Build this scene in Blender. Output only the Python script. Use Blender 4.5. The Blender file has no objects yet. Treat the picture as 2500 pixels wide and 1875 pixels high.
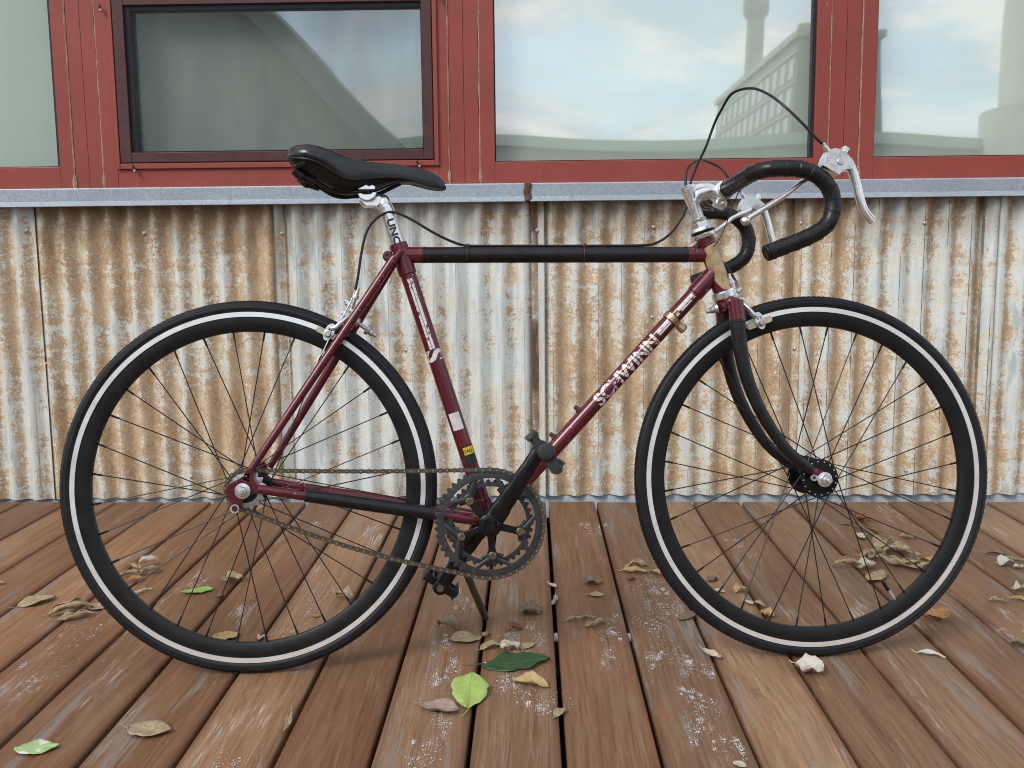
import bpy, bmesh, math, random
import numpy as np
from mathutils import Vector, Matrix, noise
from mathutils.geometry import tessellate_polygon

S = bpy.context.scene
COL = S.collection
PI = math.pi
R = math.radians
random.seed(7)

# ------------------------------------------------------------------ camera
PITCH, YAW, ROLL = 0.13458, 0.01891, -0.00511
fw = Vector((-math.sin(YAW) * math.cos(PITCH), math.cos(YAW) * math.cos(PITCH), -math.sin(PITCH)))
rt0 = Vector((math.cos(YAW), math.sin(YAW), 0))
up0 = rt0.cross(fw)
rt = rt0 * math.cos(ROLL) + up0 * math.sin(ROLL)
up = up0 * math.cos(ROLL) - rt0 * math.sin(ROLL)
cam = bpy.data.cameras.new('camera')
cam.sensor_width = 36
cam.lens = 2438.64 / 2500 * 36
cam.clip_start, cam.clip_end = 0.05, 3000
cam_o = bpy.data.objects.new('camera', cam)
COL.objects.link(cam_o)
mw = Matrix((rt, up, -fw)).transposed().to_4x4()
mw.translation = (0, 0, 0.75233)
cam_o.matrix_world = mw
S.camera = cam_o

# ------------------------------------------------------------------ sky, sun, exposure
SUN_EL, SUN_AZ = R(40), R(220)      # azimuth clockwise from +Y; the veiled sun is behind the camera, to the left
wd = bpy.data.worlds.new('World')
S.world = wd
wd.use_nodes = True
SKY_STRENGTH = 0.15
SUN_STRENGTH = 1.5
S.view_settings.view_transform = 'Standard'
S.view_settings.look = 'None'
S.view_settings.gamma = 1
S.view_settings.exposure = 0.30
S.cycles.filter_width = 1.0
S.cycles.max_bounces = 6
S.cycles.diffuse_bounces = 3
S.cycles.glossy_bounces = 4
S.cycles.transparent_max_bounces = 8


class G:
    """short hand for node trees"""
    def __init__(s, nt):
        s.nt = nt
    def add(s, t, ins=None, **kw):
        n = s.nt.nodes.new(t)
        for k, v in kw.items():
            setattr(n, k, v)
        for k, v in (ins or {}).items():
            s.put(n.inputs[k], v)
        return n
    def put(s, sock, v):
        if isinstance(v, bpy.types.NodeSocket):
            s.nt.links.new(v, sock)
        elif v is not None:
            if sock.type == 'RGBA' and len(v) == 3:
                v = (*v, 1)
            sock.default_value = v
    def m(s, op, a, b=None, c=None, clamp=False):
        n = s.add('ShaderNodeMath', operation=op, use_clamp=clamp)
        s.put(n.inputs[0], a)
        if b is not None: s.put(n.inputs[1], b)
        if c is not None: s.put(n.inputs[2], c)
        return n.outputs[0]
    def mix(s, f, a, b, bt='MIX'):
        n = s.add('ShaderNodeMix', data_type='RGBA', blend_type=bt)
        s.put(n.inputs[0], f); s.put(n.inputs[6], a); s.put(n.inputs[7], b)
        return n.outputs[2]
    def noise(s, vec, scale=1., detail=4., rough=.5, dist=0., sc=None, off=None):
        if sc is not None or off is not None:
            vec = s.map(vec, sc or (1, 1, 1), off)
        n = s.add('ShaderNodeTexNoise', {'Vector': vec, 'Scale': scale, 'Detail': detail, 'Roughness': rough, 'Distortion': dist})
        return n.outputs[0]
    def map(s, vec, sc=(1, 1, 1), off=None):
        n = s.add('ShaderNodeVectorMath', {0: vec, 1: sc}, operation='MULTIPLY')
        o = n.outputs[0]
        if off is not None:
            o = s.add('ShaderNodeVectorMath', {0: o, 1: off}, operation='ADD').outputs[0]
        return o
    def smooth(s, x, a, b, lo=0., hi=1.):
        n = s.add('ShaderNodeMapRange', {0: x, 1: a, 2: b, 3: lo, 4: hi}, interpolation_type='SMOOTHSTEP')
        return n.outputs[0]
    def ramp(s, f, stops):
        n = s.add('ShaderNodeValToRGB')
        e = n.color_ramp.elements
        while len(e) < len(stops): e.new(.5)
        for k, (p, c) in zip(e, stops):
            k.position = p; k.color = (*c, 1)
        s.put(n.inputs[0], f)
        return n.outputs[0]
    def xyz(s, vec):
        return s.add('ShaderNodeSeparateXYZ', {0: vec}).outputs
    def comb(s, x, y, z):
        return s.add('ShaderNodeCombineXYZ', {0: x, 1: y, 2: z}).outputs[0]
    def co(s, which='Object'):
        return s.add('ShaderNodeTexCoord').outputs[which]
    def attr(s, name):
        return s.add('ShaderNodeAttribute', attribute_type='OBJECT', attribute_name=name).outputs['Fac']
    def rnd(s):
        return s.add('ShaderNodeObjectInfo').outputs['Random']
    def bump(s, h, strength=.3, dist=.002):
        return s.add('ShaderNodeBump', {'Strength': strength, 'Distance': dist, 'Height': h}).outputs[0]


wn = wd.node_tree
for n in list(wn.nodes): wn.nodes.remove(n)
g = G(wn)
sky = g.add('ShaderNodeTexSky')
sky.sky_type = 'NISHITA'
sky.sun_disc = False
sky.sun_elevation = SUN_EL
sky.sun_rotation = SUN_AZ
sky.air_density, sky.dust_density, sky.ozone_density = 1.0, 1.5, 1.5
d = g.co('Generated')
dx, dy, dz = g.xyz(d)
zz = g.m('ADD', g.m('MAXIMUM', dz, 0.0), 0.16)
cv = g.comb(g.m('DIVIDE', dx, zz), g.m('DIVIDE', dy, zz), 0.0)      # a flat cloud layer seen in perspective
c1 = g.noise(cv, 0.9, 6, .55, .4)
c2 = g.noise(cv, 2.6, 5, .6, .3)
cl = g.smooth(g.m('ADD', g.m('MULTIPLY', c1, .65), g.m('MULTIPLY', c2, .35)), .42, .56)
cc = g.mix(g.smooth(c2, .35, .65), (3.5, 3.9, 4.6), (7.6, 6.9, 6.6))
skc = g.mix(g.m('MULTIPLY', cl, .85), g.mix(.45, sky.outputs[0], (5.6, 6.8, 7.5)), cc)
bg = g.add('ShaderNodeBackground', {'Color': skc, 'Strength': SKY_STRENGTH})
out = g.add('ShaderNodeOutputWorld', {'Surface': bg.outputs[0]})

sl = bpy.data.lights.new('sun', 'SUN')
sl.energy = SUN_STRENGTH
sl.angle = R(22)
sl.color = (1, .94, .85)
sun = bpy.data.objects.new('sun', sl)
COL.objects.link(sun)
sdir = Vector((math.sin(SUN_AZ) * math.cos(SUN_EL), math.cos(SUN_AZ) * math.cos(SUN_EL), math.sin(SUN_EL)))
sun.rotation_euler = sdir.to_track_quat('Z', 'Y').to_euler()


# ------------------------------------------------------------------ mesh helpers
class MB:
    def __init__(s):
        s.v = []; s.f = []
    def put(s, vs, fs):
        b = len(s.v)
        s.v += [Vector(p) for p in vs]
        s.f += [tuple(i + b for i in f) for f in fs]
        return s
    def xf(s, fn):
        s.v = [Vector(fn(p)) for p in s.v]
        return s
    def box(s, c, size, rot=None):
        hx, hy, hz = (k / 2 for k in size)
        vs = [Vector((x, y, z)) for x in (-hx, hx) for y in (-hy, hy) for z in (-hz, hz)]
        if rot is not None: vs = [rot @ p for p in vs]
        c = Vector(c)
        return s.put([p + c for p in vs], [(0, 1, 3, 2), (4, 6, 7, 5), (0, 4, 5, 1), (2, 3, 7, 6), (0, 2, 6, 4), (1, 5, 7, 3)])
    def box2(s, lo, hi):
        return s.box([(a + b) / 2 for a, b in zip(lo, hi)], [b - a for a, b in zip(lo, hi)])
    def tube(s, path, r, n=14, cap=True, closed=False, flat=None, ref=None):
        """sweep a circle (or an ellipse: flat = thickness ratio across ref) along a path"""
        P = [Vector(p) for p in path]
        m = len(P)
        rr = [float(q) for q in np.interp(np.linspace(0, 1, m), np.linspace(0, 1, len(r)), r)] if isinstance(r, (list, tuple)) else [r] * m
        T = []
        for i in range(m):
            a = P[(i - 1) % m] if (i > 0 or closed) else P[i]
            b = P[(i + 1) % m] if (i < m - 1 or closed) else P[i]
            T.append((b - a).normalized())
        u = Vector(ref) if ref is not None else (Vector((0, 1, 0)) if abs(T[0].y) < .9 else Vector((1, 0, 0)))
        vs = []
        for i in range(m):
            u = (u - T[i] * u.dot(T[i]))
            if u.length < 1e-6: u = T[i].orthogonal()
            u.normalize()
            w = T[i].cross(u)
            for k in range(n):
                a = 2 * PI * k / n
                vs.append(P[i] + u * (math.cos(a) * rr[i] * (flat or 1)) + w * (math.sin(a) * rr[i]))
        fs = []
        for i in range(m if closed else m - 1):
            j = (i + 1) % m
            for k in range(n):
                l = (k + 1) % n
                fs.append((i * n + k, i * n + l, j * n + l, j * n + k))
        if cap and not closed:
            fs.append(tuple(range(n - 1, -1, -1)))
            fs.append(tuple((m - 1) * n + k for k in range(n)))
        return s.put(vs, fs)
    def lathe(s, prof, c=(0, 0, 0), axis=(0, 1, 0), n=24, closed=False, a0=0):
        """prof: (radius, height along the axis)"""
        A = Vector(axis).normalized()
        e1 = Vector((1, 0, 0)) if abs(A.x) < .9 else Vector((0, 0, 1))
        e1 = (e1 - A * e1.dot(A)).normalized()
        e2 = A.cross(e1)
        c = Vector(c)
        m = len(prof)
        vs = [c + A * h + (e1 * math.cos(a0 + 2 * PI * k / n) + e2 * math.sin(a0 + 2 * PI * k / n)) * max(r, 1e-5) for r, h in prof for k in range(n)]
        fs = []
        for i in range(m if closed else m - 1):
            j = (i + 1) % m
            for k in range(n):
                l = (k + 1) % n
                fs.append((i * n + k, i * n + l, j * n + l, j * n + k))
        if not closed:
            fs.append(tuple(range(n - 1, -1, -1)))
            fs.append(tuple((m - 1) * n + k for k in range(n)))
        return s.put(vs, fs)
    def cyl(s, a, b, r, n=16, r2=None):
        a, b = Vector(a), Vector(b)
        r2 = r if r2 is None else r2
        return s.lathe([(r, 0), (r2, (b - a).length)], a, b - a, n)
    def rod(s, a, b, r, n=16, ch=.25):
        """cylinder with chamfered ends"""
        a, b = Vector(a), Vector(b)
        L = (b - a).length
        k = min(r * ch, L * .3)
        return s.lathe([(r - k, 0), (r, k), (r, L - k), (r - k, L)], a, b - a, n)
    def plate(s, outer, holes, th, fn, bev=0):
        """extruded 2-D plate with holes; fn(x, y, h) -> point"""
        loops = [outer] + list(holes)
        flat = [p for l in loops for p in l]
        tris = tessellate_polygon([[Vector((*p, 0)) for p in l] for l in loops])
        n = len(flat)
        vs = [fn(x, y, -th / 2) for x, y in flat] + [fn(x, y, th / 2) for x, y in flat]
        fs = [tuple(t) for t in tris] + [tuple(i + n for i in t[::-1]) for t in tris]
        b = 0
        for l in loops:
            k = len(l)
            for i in range(k):
                j = (i + 1) % k
                fs.append((b + i, b + j, b + j + n, b + i + n))
            b += k
        return s.put(vs, fs)
    def grid(s, nx, ny, fn, wrap=False):
        vs = [fn(i / (nx - 1), j / (ny - 1)) for j in range(ny) for i in range(nx)]
        fs = [(j * nx + i, j * nx + i + 1, (j + 1) * nx + i + 1, (j + 1) * nx + i) for j in range(ny - 1) for i in range(nx - 1)]
        return s.put(vs, fs)


def mesh_of(name, mb, smooth=True, angle=35, recalc=True):
    me = bpy.data.meshes.new(name)
    me.from_pydata([tuple(p) for p in mb.v], [], mb.f)
    if recalc:
        bm = bmesh.new(); bm.from_mesh(me)
        bmesh.ops.recalc_face_normals(bm, faces=bm.faces)
        bm.to_mesh(me); bm.free()
    if smooth:
        me.polygons.foreach_set('use_smooth', [True] * len(me.polygons))
        me.set_sharp_from_angle(angle=R(angle))
    me.update()
    return me


def obj(name, mb, mat, parent=None, smooth=True, angle=35, bevel=None, recalc=True):
    me = mb if isinstance(mb, bpy.types.Mesh) else mesh_of(name, mb, smooth, angle, recalc)
    if mat is not None and not len(me.materials): me.materials.append(mat)
    o = bpy.data.objects.new(name, me)
    COL.objects.link(o)
    if parent is not None: o.parent = parent
    if bevel:
        b = o.modifiers.new('bevel', 'BEVEL')
        b.width = bevel; b.segments = 2; b.limit_method = 'ANGLE'; b.angle_limit = R(40)
    return o


def empty(name, loc=(0, 0, 0), rot=(0, 0, 0), parent=None):
    o = bpy.data.objects.new(name, None)
    COL.objects.link(o)
    o.location = loc; o.rotation_euler = rot
    o.empty_display_size = .05
    if parent is not None: o.parent = parent
    return o


def tag(o, label=None, cat=None, group=None, kind=None):
    if label: o['label'] = label
    if cat: o['category'] = cat
    if group: o['group'] = group
    if kind: o['kind'] = kind
    return o


def spline(pts, k=6):
    """Catmull-Rom through the points"""
    P = [Vector(p) for p in pts]
    P = [P[0] * 2 - P[1]] + P + [P[-1] * 2 - P[-2]]
    out_ = []
    for i in range(1, len(P) - 2):
        a, b, c, e = P[i - 1:i + 3]
        for j in range(k):
            t = j / k
            out_.append(.5 * ((2 * b) + (c - a) * t + (2 * a - 5 * b + 4 * c - e) * t * t + (3 * b - a - 3 * c + e) * t ** 3))
    out_.append(P[-2])
    return out_


# ------------------------------------------------------------------ materials
def new_mat(name):
    m = bpy.data.materials.new(name)
    m.use_nodes = True
    nt = m.node_tree
    for n in list(nt.nodes): nt.nodes.remove(n)
    g = G(nt)
    p = g.add('ShaderNodeBsdfPrincipled')
    g.add('ShaderNodeOutputMaterial', {'Surface': p.outputs[0]})
    return m, g, p


def plain(name, col, rough=.5, metal=0., spec=.5, coat=0., var=.12, vs=40, bump=0., bs=300, dirt=None):
    """an even material with a slight cloudy variation, so that no surface is dead flat"""
    m, g, p = new_mat(name)
    c = g.co()
    n = g.noise(c, vs, 5, .6)
    dark = tuple(k * (1 - var * 2) for k in col)
    lite = tuple(min(1, k * (1 + var)) for k in col)
    cl = g.ramp(n, [(.25, dark), (.75, lite)])
    if dirt:
        cl = g.mix(g.smooth(g.noise(c, dirt[1], 6, .7), dirt[2], dirt[2] + .12), cl, dirt[0])
    g.put(p.inputs['Base Color'], cl)
    g.put(p.inputs['Roughness'], g.smooth(n, .2, .8, max(.02, rough - .08), min(1, rough + .08)))
    p.inputs['Metallic'].default_value = metal
    p.inputs['Specular IOR Level'].default_value = spec
    p.inputs['Coat Weight'].default_value = coat
    p.inputs['Coat Roughness'].default_value = .08
    if bump:
        g.put(p.inputs['Normal'], g.bump(g.noise(c, bs, 4, .6), bump, .001))
    return m


MAT = {}
MAT['tyre'] = plain('tyre_rubber', (.011, .013, .017), .48, spec=.32, bump=.25, bs=900, var=.2, dirt=((.07, .065, .06), 35, .66))
MAT['rim'] = plain('black_rim', (.006, .0065, .0075), .40, spec=.36, bump=.1, var=.2)
MAT['track'] = plain('brake_track_aluminium', (.95, .94, .93), .30, .58, var=.03, vs=30)
MAT['black'] = plain('black_anodised', (.006, .006, .0065), .24, var=.3, spec=.4)
MAT['plastic'] = plain('black_plastic', (.010, .010, .011), .42, var=.25, bump=.15, spec=.35)
MAT['grip'] = plain('grey_black_rubber', (.025, .027, .030), .5, var=.25, bump=.2)
MAT['leather'] = plain('saddle_vinyl', (.006, .007, .009), .27, var=.12, bump=.06, bs=1500, spec=.6)
MAT['alu'] = plain('polished_aluminium', (.82, .83, .84), .27, .90, var=.06, vs=90, dirt=((.50, .49, .48), 160, .66))
MAT['steel'] = plain('dull_steel', (.58, .58, .57), .38, .8, var=.12, dirt=((.25, .2, .15), 150, .64))
MAT['stand'] = plain('scuffed_stand', (.12, .115, .105), .5, .5, var=.3, vs=150)
MAT['chain'] = plain('oily_chain_steel', (.15, .125, .09), .42, .8, var=.25, vs=200, dirt=((.05, .04, .03), 300, .55))
MAT['rivet'] = plain('chain_rivet', (.34, .30, .24), .4, .8, var=.2, vs=200)
MAT['ring'] = plain('worn_black_chainring', (.050, .054, .060), .42, .4, var=.25, vs=60, dirt=((.09, .085, .075), 70, .60))
MAT['brass'] = plain('brass_bolt', (.30, .24, .15), .35, 1., var=.2, vs=200)
MAT['copper'] = plain('tarnished_clamp', (.60, .42, .27), .3, 1., var=.2, vs=100, dirt=((.30, .12, .05), 110, .56))
MAT['rusty'] = plain('rusty_stud', (.12, .065, .035), .7, .3, var=.4, vs=200)
MAT['spoke'] = plain('black_spoke', (.025, .025, .028), .35, .6, var=.1)
MAT['cable'] = plain('cable_housing', (.008, .008, .009), .35, var=.1)
MAT['pad'] = plain('worn_pad_holder', (.62, .56, .45), .35, .7, var=.2, vs=90)
MAT['gold'] = plain('gold_pad_holder', (.70, .60, .40), .35, .7, var=.15, vs=90)
MAT['zip'] = plain('maroon_tie', (.07, .02, .025), .5)
MAT['yellow'] = plain('yellow_sticker', (.62, .48, .02), .5, var=.1)
MAT['blacksticker'] = plain('black_sticker', (.015, .015, .015), .45)
MAT['whitesticker'] = plain('white_sticker', (.62, .64, .63), .5, var=.12, vs=120)
MAT['textdark'] = plain('dark_print', (.02, .02, .025), .5)


def paint_mat(name='maroon_frame_paint', chips=True):
    m, g, p = new_mat(name)
    c = g.co()
    n = g.noise(c, 22, 5, .6)
    base = g.ramp(n, [(.3, (.078, .0055, .012)), (.7, (.120, .009, .0185))])
    ch = g.noise(c, 210, 3, .5)
    ms = g.m('MULTIPLY', g.smooth(ch, .69, .705), g.smooth(g.noise(c, 9, 3, .5), .42, .56))
    base = g.mix(ms, base, (.46, .42, .40))
    rs = g.m('MULTIPLY', g.smooth(g.noise(c, 80, 4, .6, 0, (1, 1, 1), (3, 1, 2)), .66, .70), g.smooth(n, .5, .62))
    base = g.mix(rs, base, (.12, .05, .025))
    g.put(p.inputs['Base Color'], base)
    p.inputs['Roughness'].default_value = .3
    p.inputs['Metallic'].default_value = .15
    p.inputs['Specular IOR Level'].default_value = .35
    p.inputs['Coat Weight'].default_value = .6
    p.inputs['Coat Roughness'].default_value = .06
    g.put(p.inputs['Normal'], g.bump(ms, .4, -.0004))
    return m
MAT['paint'] = paint_mat()


def tape_mat():
    m, g, p = new_mat('black_bar_tape')
    c = g.co()
    n = g.noise(c, 60, 4, .6)
    g.put(p.inputs['Base Color'], g.ramp(n, [(.3, (.005, .0055, .0065)), (.7, (.012, .0125, .0145))]))
    g.put(p.inputs['Roughness'], g.smooth(n, .2, .8, .26, .42))
    p.inputs['Specular IOR Level'].default_value = .38
    g.put(p.inputs['Normal'], g.bump(g.noise(c, 700, 4, .6), .2, .0006))
    return m
MAT['tape'] = tape_mat()


def decal_mat():
    m, g, p = new_mat('worn_white_decal')
    c = g.co()
    w = g.m('ADD', g.m('MULTIPLY', g.noise(c, 170, 5, .65), .6), g.m('MULTIPLY', g.noise(c, 38, 3, .5), .4))
    k = g.smooth(w, .545, .565)
    g.put(p.inputs['Base Color'], g.mix(k, (.66, .65, .64), (.10, .012, .024)))
    p.inputs['Roughness'].default_value = .35
    p.inputs['Coat Weight'].default_value = .4
    return m
MAT['decal'] = decal_mat()


def patina_mat():
    m, g, p = new_mat('bare_head_tube_patina')
    c = g.co()
    n = g.noise(c, 60, 5, .6)
    g.put(p.inputs['Base Color'], g.ramp(n, [(.2, (.24, .12, .05)), (.45, (.46, .32, .17)), (.75, (.58, .48, .34))]))
    g.put(p.inputs['Roughness'], g.smooth(n, .2, .8, .3, .5))
    p.inputs['Metallic'].default_value = .4
    return m
MAT['patina'] = patina_mat()


def galv_mat(name, base=(.42, .47, .50), scale=70, rough=.42, metal=.55):
    m, g, p = new_mat(name)
    c = g.co()
    v = g.add('ShaderNodeTexVoronoi', {'Vector': c, 'Scale': scale})
    n = g.noise(c, scale * 3, 4, .7)
    b = g.noise(c, 3, 3, .5)
    f = g.m('ADD', g.m('MULTIPLY', g.xyz(v.outputs['Color'])[0], .45), g.m('MULTIPLY', n, .55))
    dk = tuple(k * .80 for k in base); lt = tuple(min(1, k * 1.18) for k in base)
    col = g.ramp(f, [(.2, dk), (.8, lt)])
    col = g.mix(g.smooth(b, .45, .7, 0, .35), col, tuple(k * .7 for k in base))
    st = g.smooth(g.noise(c, 1, 5, .65, 0, (45, 6, 4)), .63, .75, 0, .5)
    col = g.mix(st, col, (.30, .29, .27))
    g.put(p.inputs['Base Color'], col)
    p.inputs['Metallic'].default_value = metal
    g.put(p.inputs['Roughness'], g.smooth(f, .2, .8, rough - .08, rough + .1))
    g.put(p.inputs['Normal'], g.bump(n, .06, .001))
    return m
MAT['galv'] = galv_mat('galvanised_flashing', (.40, .46, .52), 260, .42, .4)
MAT['galv_base'] = galv_mat('galvanised_base', (.56, .64, .72), 300, .55, .1)


def red_mat():
    m, g, p = new_mat('brick_red_window_paint')
    c = g.co()
    n = g.noise(c, 3.5, 4, .6)
    f = g.noise(c, 60, 5, .7)
    col = g.ramp(g.m('ADD', g.m('MULTIPLY', n, .7), g.m('MULTIPLY', f, .3)), [(.3, (.235, .043, .031)), (.7, (.325, .062, .046))])
    dust = g.smooth(g.noise(c, 1, 5, .7, 0, (20, 20, 2.5)), .58, .78, 0, .28)
    col = g.mix(dust, col, (.36, .19, .16))
    ms = g.smooth(g.noise(c, 55, 4, .6), .735, .75)
    col = g.mix(ms, col, (.42, .30, .25))
    g.put(p.inputs['Base Color'], col)
    g.put(p.inputs['Roughness'], g.smooth(f, .2, .8, .42, .62))
    g.put(p.inputs['Normal'], g.bump(f, .08, .001))
    return m
MAT['red'] = red_mat()
MAT['screenframe'] = plain('maroon_screen_frame', (.075, .022, .024), .5, var=.15)
MAT['gasket_shade'] = plain('black_gasket_shade', (.012, .011, .016), .5)  # black for the gaskets and for the shade strips painted beside the panes
MAT['caulk'] = plain('old_brown_caulk', (.42, .29, .21), .8, var=.3, vs=90, bump=.3, dirt=((.12, .06, .04), 60, .6))
MAT['sealant'] = plain('rusty_sealant', (.13, .055, .035), .75, var=.4, vs=120, bump=.4)
MAT['dark'] = plain('dark_cavity', (.03, .028, .026), .9)
MAT['blind'] = plain('pale_window_blind', (.84, .90, .83), .9, var=.03, vs=300)


def glass_mat():
    m = bpy.data.materials.new('coated_window_glass')
    m.use_nodes = True
    nt = m.node_tree
    for n in list(nt.nodes): nt.nodes.remove(n)
    g = G(nt)
    c = g.co()
    h = g.noise(c, 1, 2, .5, 0, (1.6, 1, 3.0))
    nb = g.bump(h, .012, .012)
    gl = g.add('ShaderNodeBsdfGlossy', {'Color': (.93, .98, 1.0), 'Roughness': .02, 'Normal': nb})
    tr = g.add('ShaderNodeBsdfTransparent', {'Color': (.92, .97, .94)})
    mx = g.add('ShaderNodeMixShader', {0: .43, 1: tr.outputs[0], 2: gl.outputs[0]})
    g.add('ShaderNodeOutputMaterial', {'Surface': mx.outputs[0]})
    return m
MAT['glass'] = glass_mat()


def mesh_mat():
    m = bpy.data.materials.new('insect_screen_mesh')
    m.use_nodes = True
    nt = m.node_tree
    for n in list(nt.nodes): nt.nodes.remove(n)
    g = G(nt)
    c = g.co()
    di = g.add('ShaderNodeBsdfDiffuse', {'Color': (.035, .04, .045)})
    tr = g.add('ShaderNodeBsdfTransparent')
    x, y, z = g.xyz(c)
    sag = g.noise(c, 1, 3, .5, .5, (7, 1, 2.2))
    f = g.m('ADD', .14, g.m('MULTIPLY', sag, .34))
    mx = g.add('ShaderNodeMixShader', {0: f, 1: tr.outputs[0], 2: di.outputs[0]})
    g.add('ShaderNodeOutputMaterial', {'Surface': mx.outputs[0]})
    return m
MAT['screen'] = mesh_mat()

PITCH_W = 0.0673       # corrugation pitch


def sheet_mat():
    m, g, p = new_mat('rusty_corrugated_iron')
    c = g.co()
    rn = g.rnd()
    c = g.map(c, (1, 1, 1), g.comb(0., 0., 0.))
    x, y, z = g.xyz(c)
    off = g.comb(g.m('MULTIPLY', rn, 91.), g.m('MULTIPLY', rn, 37.), g.m('MULTIPLY', rn, 53.))
    cr = g.add('ShaderNodeVectorMath', {0: c, 1: off}, operation='ADD').outputs[0]
    rust = g.attr('rust')
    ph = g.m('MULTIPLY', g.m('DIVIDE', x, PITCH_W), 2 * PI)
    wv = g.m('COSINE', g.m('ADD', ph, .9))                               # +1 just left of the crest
    big = g.noise(cr, 1, 3, .55, .3, (3.0, 1, 3.2))
    col_ = g.noise(cr, 1, 2, .5, .0, (19, 1, 1.1))                       # streaks that run down the sheet
    mid = g.noise(cr, 1, 5, .68, .5, (38, 20, 22))
    fin = g.noise(cr, 1, 4, .72, .6, (125, 120, 115))
    hor = g.noise(cr, 1, 4, .6, .2, (7, 1, 46))
    s = g.m('ADD', g.m('MULTIPLY', big, .60), g.m('MULTIPLY', col_, .24))
    s = g.m('ADD', s, g.m('MULTIPLY', mid, .46))
    s = g.m('ADD', s, g.m('MULTIPLY', fin, .52))
    s = g.m('ADD', s, g.m('MULTIPLY', hor, .30))
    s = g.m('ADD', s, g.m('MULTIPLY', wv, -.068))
    s = g.m('SUBTRACT', s, .145)
    s = g.m('ADD', s, g.m('MULTIPLY', g.m('SUBTRACT', rust, .5), .34))
    fleck = g.m('MULTIPLY', g.smooth(g.noise(cr, 1, 3, .65, .3, (135, 120, 120)), .53, .59), g.smooth(s, .905, 1.10, .95, .25))
    mask = g.m('MULTIPLY', g.smooth(s, .910, .955), g.m('SUBTRACT', 1., g.m('MULTIPLY', fleck, .85)))
    pale = g.ramp(g.noise(cr, 1, 4, .6, 0, (60, 40, 9)), [(.25, (.53, .63, .68)), (.5, (.73, .81, .83)), (.8, (.85, .86, .80))])
    cream = g.smooth(g.noise(cr, 1, 3, .7, 0, (150, 130, 130)), .50, .57, 0, .75)
    pale = g.mix(g.m('MULTIPLY', cream, g.smooth(s, .70, .92)), pale, (.78, .70, .53))
    wash = g.smooth(g.noise(cr, 1, 4, .6, .3, (10, 1, 13)), .46, .64, 0, .38)
    pale = g.mix(wash, pale, (.74, .65, .46))
    blue = g.smooth(g.noise(cr, 1, 3, .6, .2, (24, 1, 6)), .57, .70, 0, .6)
    pale = g.mix(blue, pale, (.36, .45, .49))
    rc = g.ramp(g.m('ADD', g.m('MULTIPLY', g.noise(cr, 1, 4, .65, 0, (14, 14, 10)), .5), g.m('MULTIPLY', fin, .5)),
                [(.30, (.25, .150, .078)), (.44, (.44, .300, .175)), (.56, (.57, .425, .275)), (.72, (.73, .61, .45))])
    ora = g.smooth(g.noise(cr, 1, 4, .6, .2, (11, 1, 9)), .61, .69, 0, .65)
    rc = g.mix(ora, rc, (.40, .20, .07))
    col = g.mix(mask, pale, rc)
    # dark specks in the pale zinc
    sp = g.smooth(g.noise(cr, 1, 2, .5, 0, (260, 240, 260)), .64, .69)
    col = g.mix(g.m('MULTIPLY', sp, .55), col, (.16, .11, .07))
    # old soak stain that hangs from the top edge
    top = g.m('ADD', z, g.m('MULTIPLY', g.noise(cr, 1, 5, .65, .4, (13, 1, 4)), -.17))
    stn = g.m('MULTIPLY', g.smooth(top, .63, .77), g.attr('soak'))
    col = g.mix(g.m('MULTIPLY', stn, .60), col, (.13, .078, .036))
    # scored line down each crest
    fr = g.m('ABSOLUTE', g.m('SUBTRACT', g.m('FRACT', g.m('ADD', g.m('DIVIDE', x, PITCH_W), .52)), .5))
    ln = g.m('MULTIPLY', g.smooth(fr, .010, .020, 1, 0), g.smooth(g.noise(cr, 1, 4, .6, 0, (28, 1, 3.5)), .46, .54))
    col = g.mix(g.m('MULTIPLY', g.m('MULTIPLY', ln, g.attr('score')), .85), col, (.055, .05, .05))
    # dark rust bleeding out of the lap at the sheet's left edge
    el = g.m('SUBTRACT', x, g.attr('edge'))
    bl = g.m('MULTIPLY', g.smooth(g.m('ADD', el, g.m('MULTIPLY', g.m('SUBTRACT', mid, .5), .05)), .012, .030, 1, 0), g.smooth(g.noise(cr, 1, 4, .6, .3, (3, 1, 5)), .40, .52))
    col = g.mix(g.m('MULTIPLY', bl, g.attr('bleed')), col, (.135, .055, .03))
    g.put(p.inputs['Base Color'], col)
    g.put(p.inputs['Roughness'], g.m('ADD', .42, g.m('MULTIPLY', mask, .3)))
    g.put(p.inputs['Metallic'], g.smooth(mask, 0, 1, .22, 0))
    p.inputs['Specular IOR Level'].default_value = .35
    g.put(p.inputs['Normal'], g.bump(g.m('ADD', g.m('MULTIPLY', mask, .6), fin), .22, .0012))
    return m
MAT['sheet'] = sheet_mat()


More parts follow.
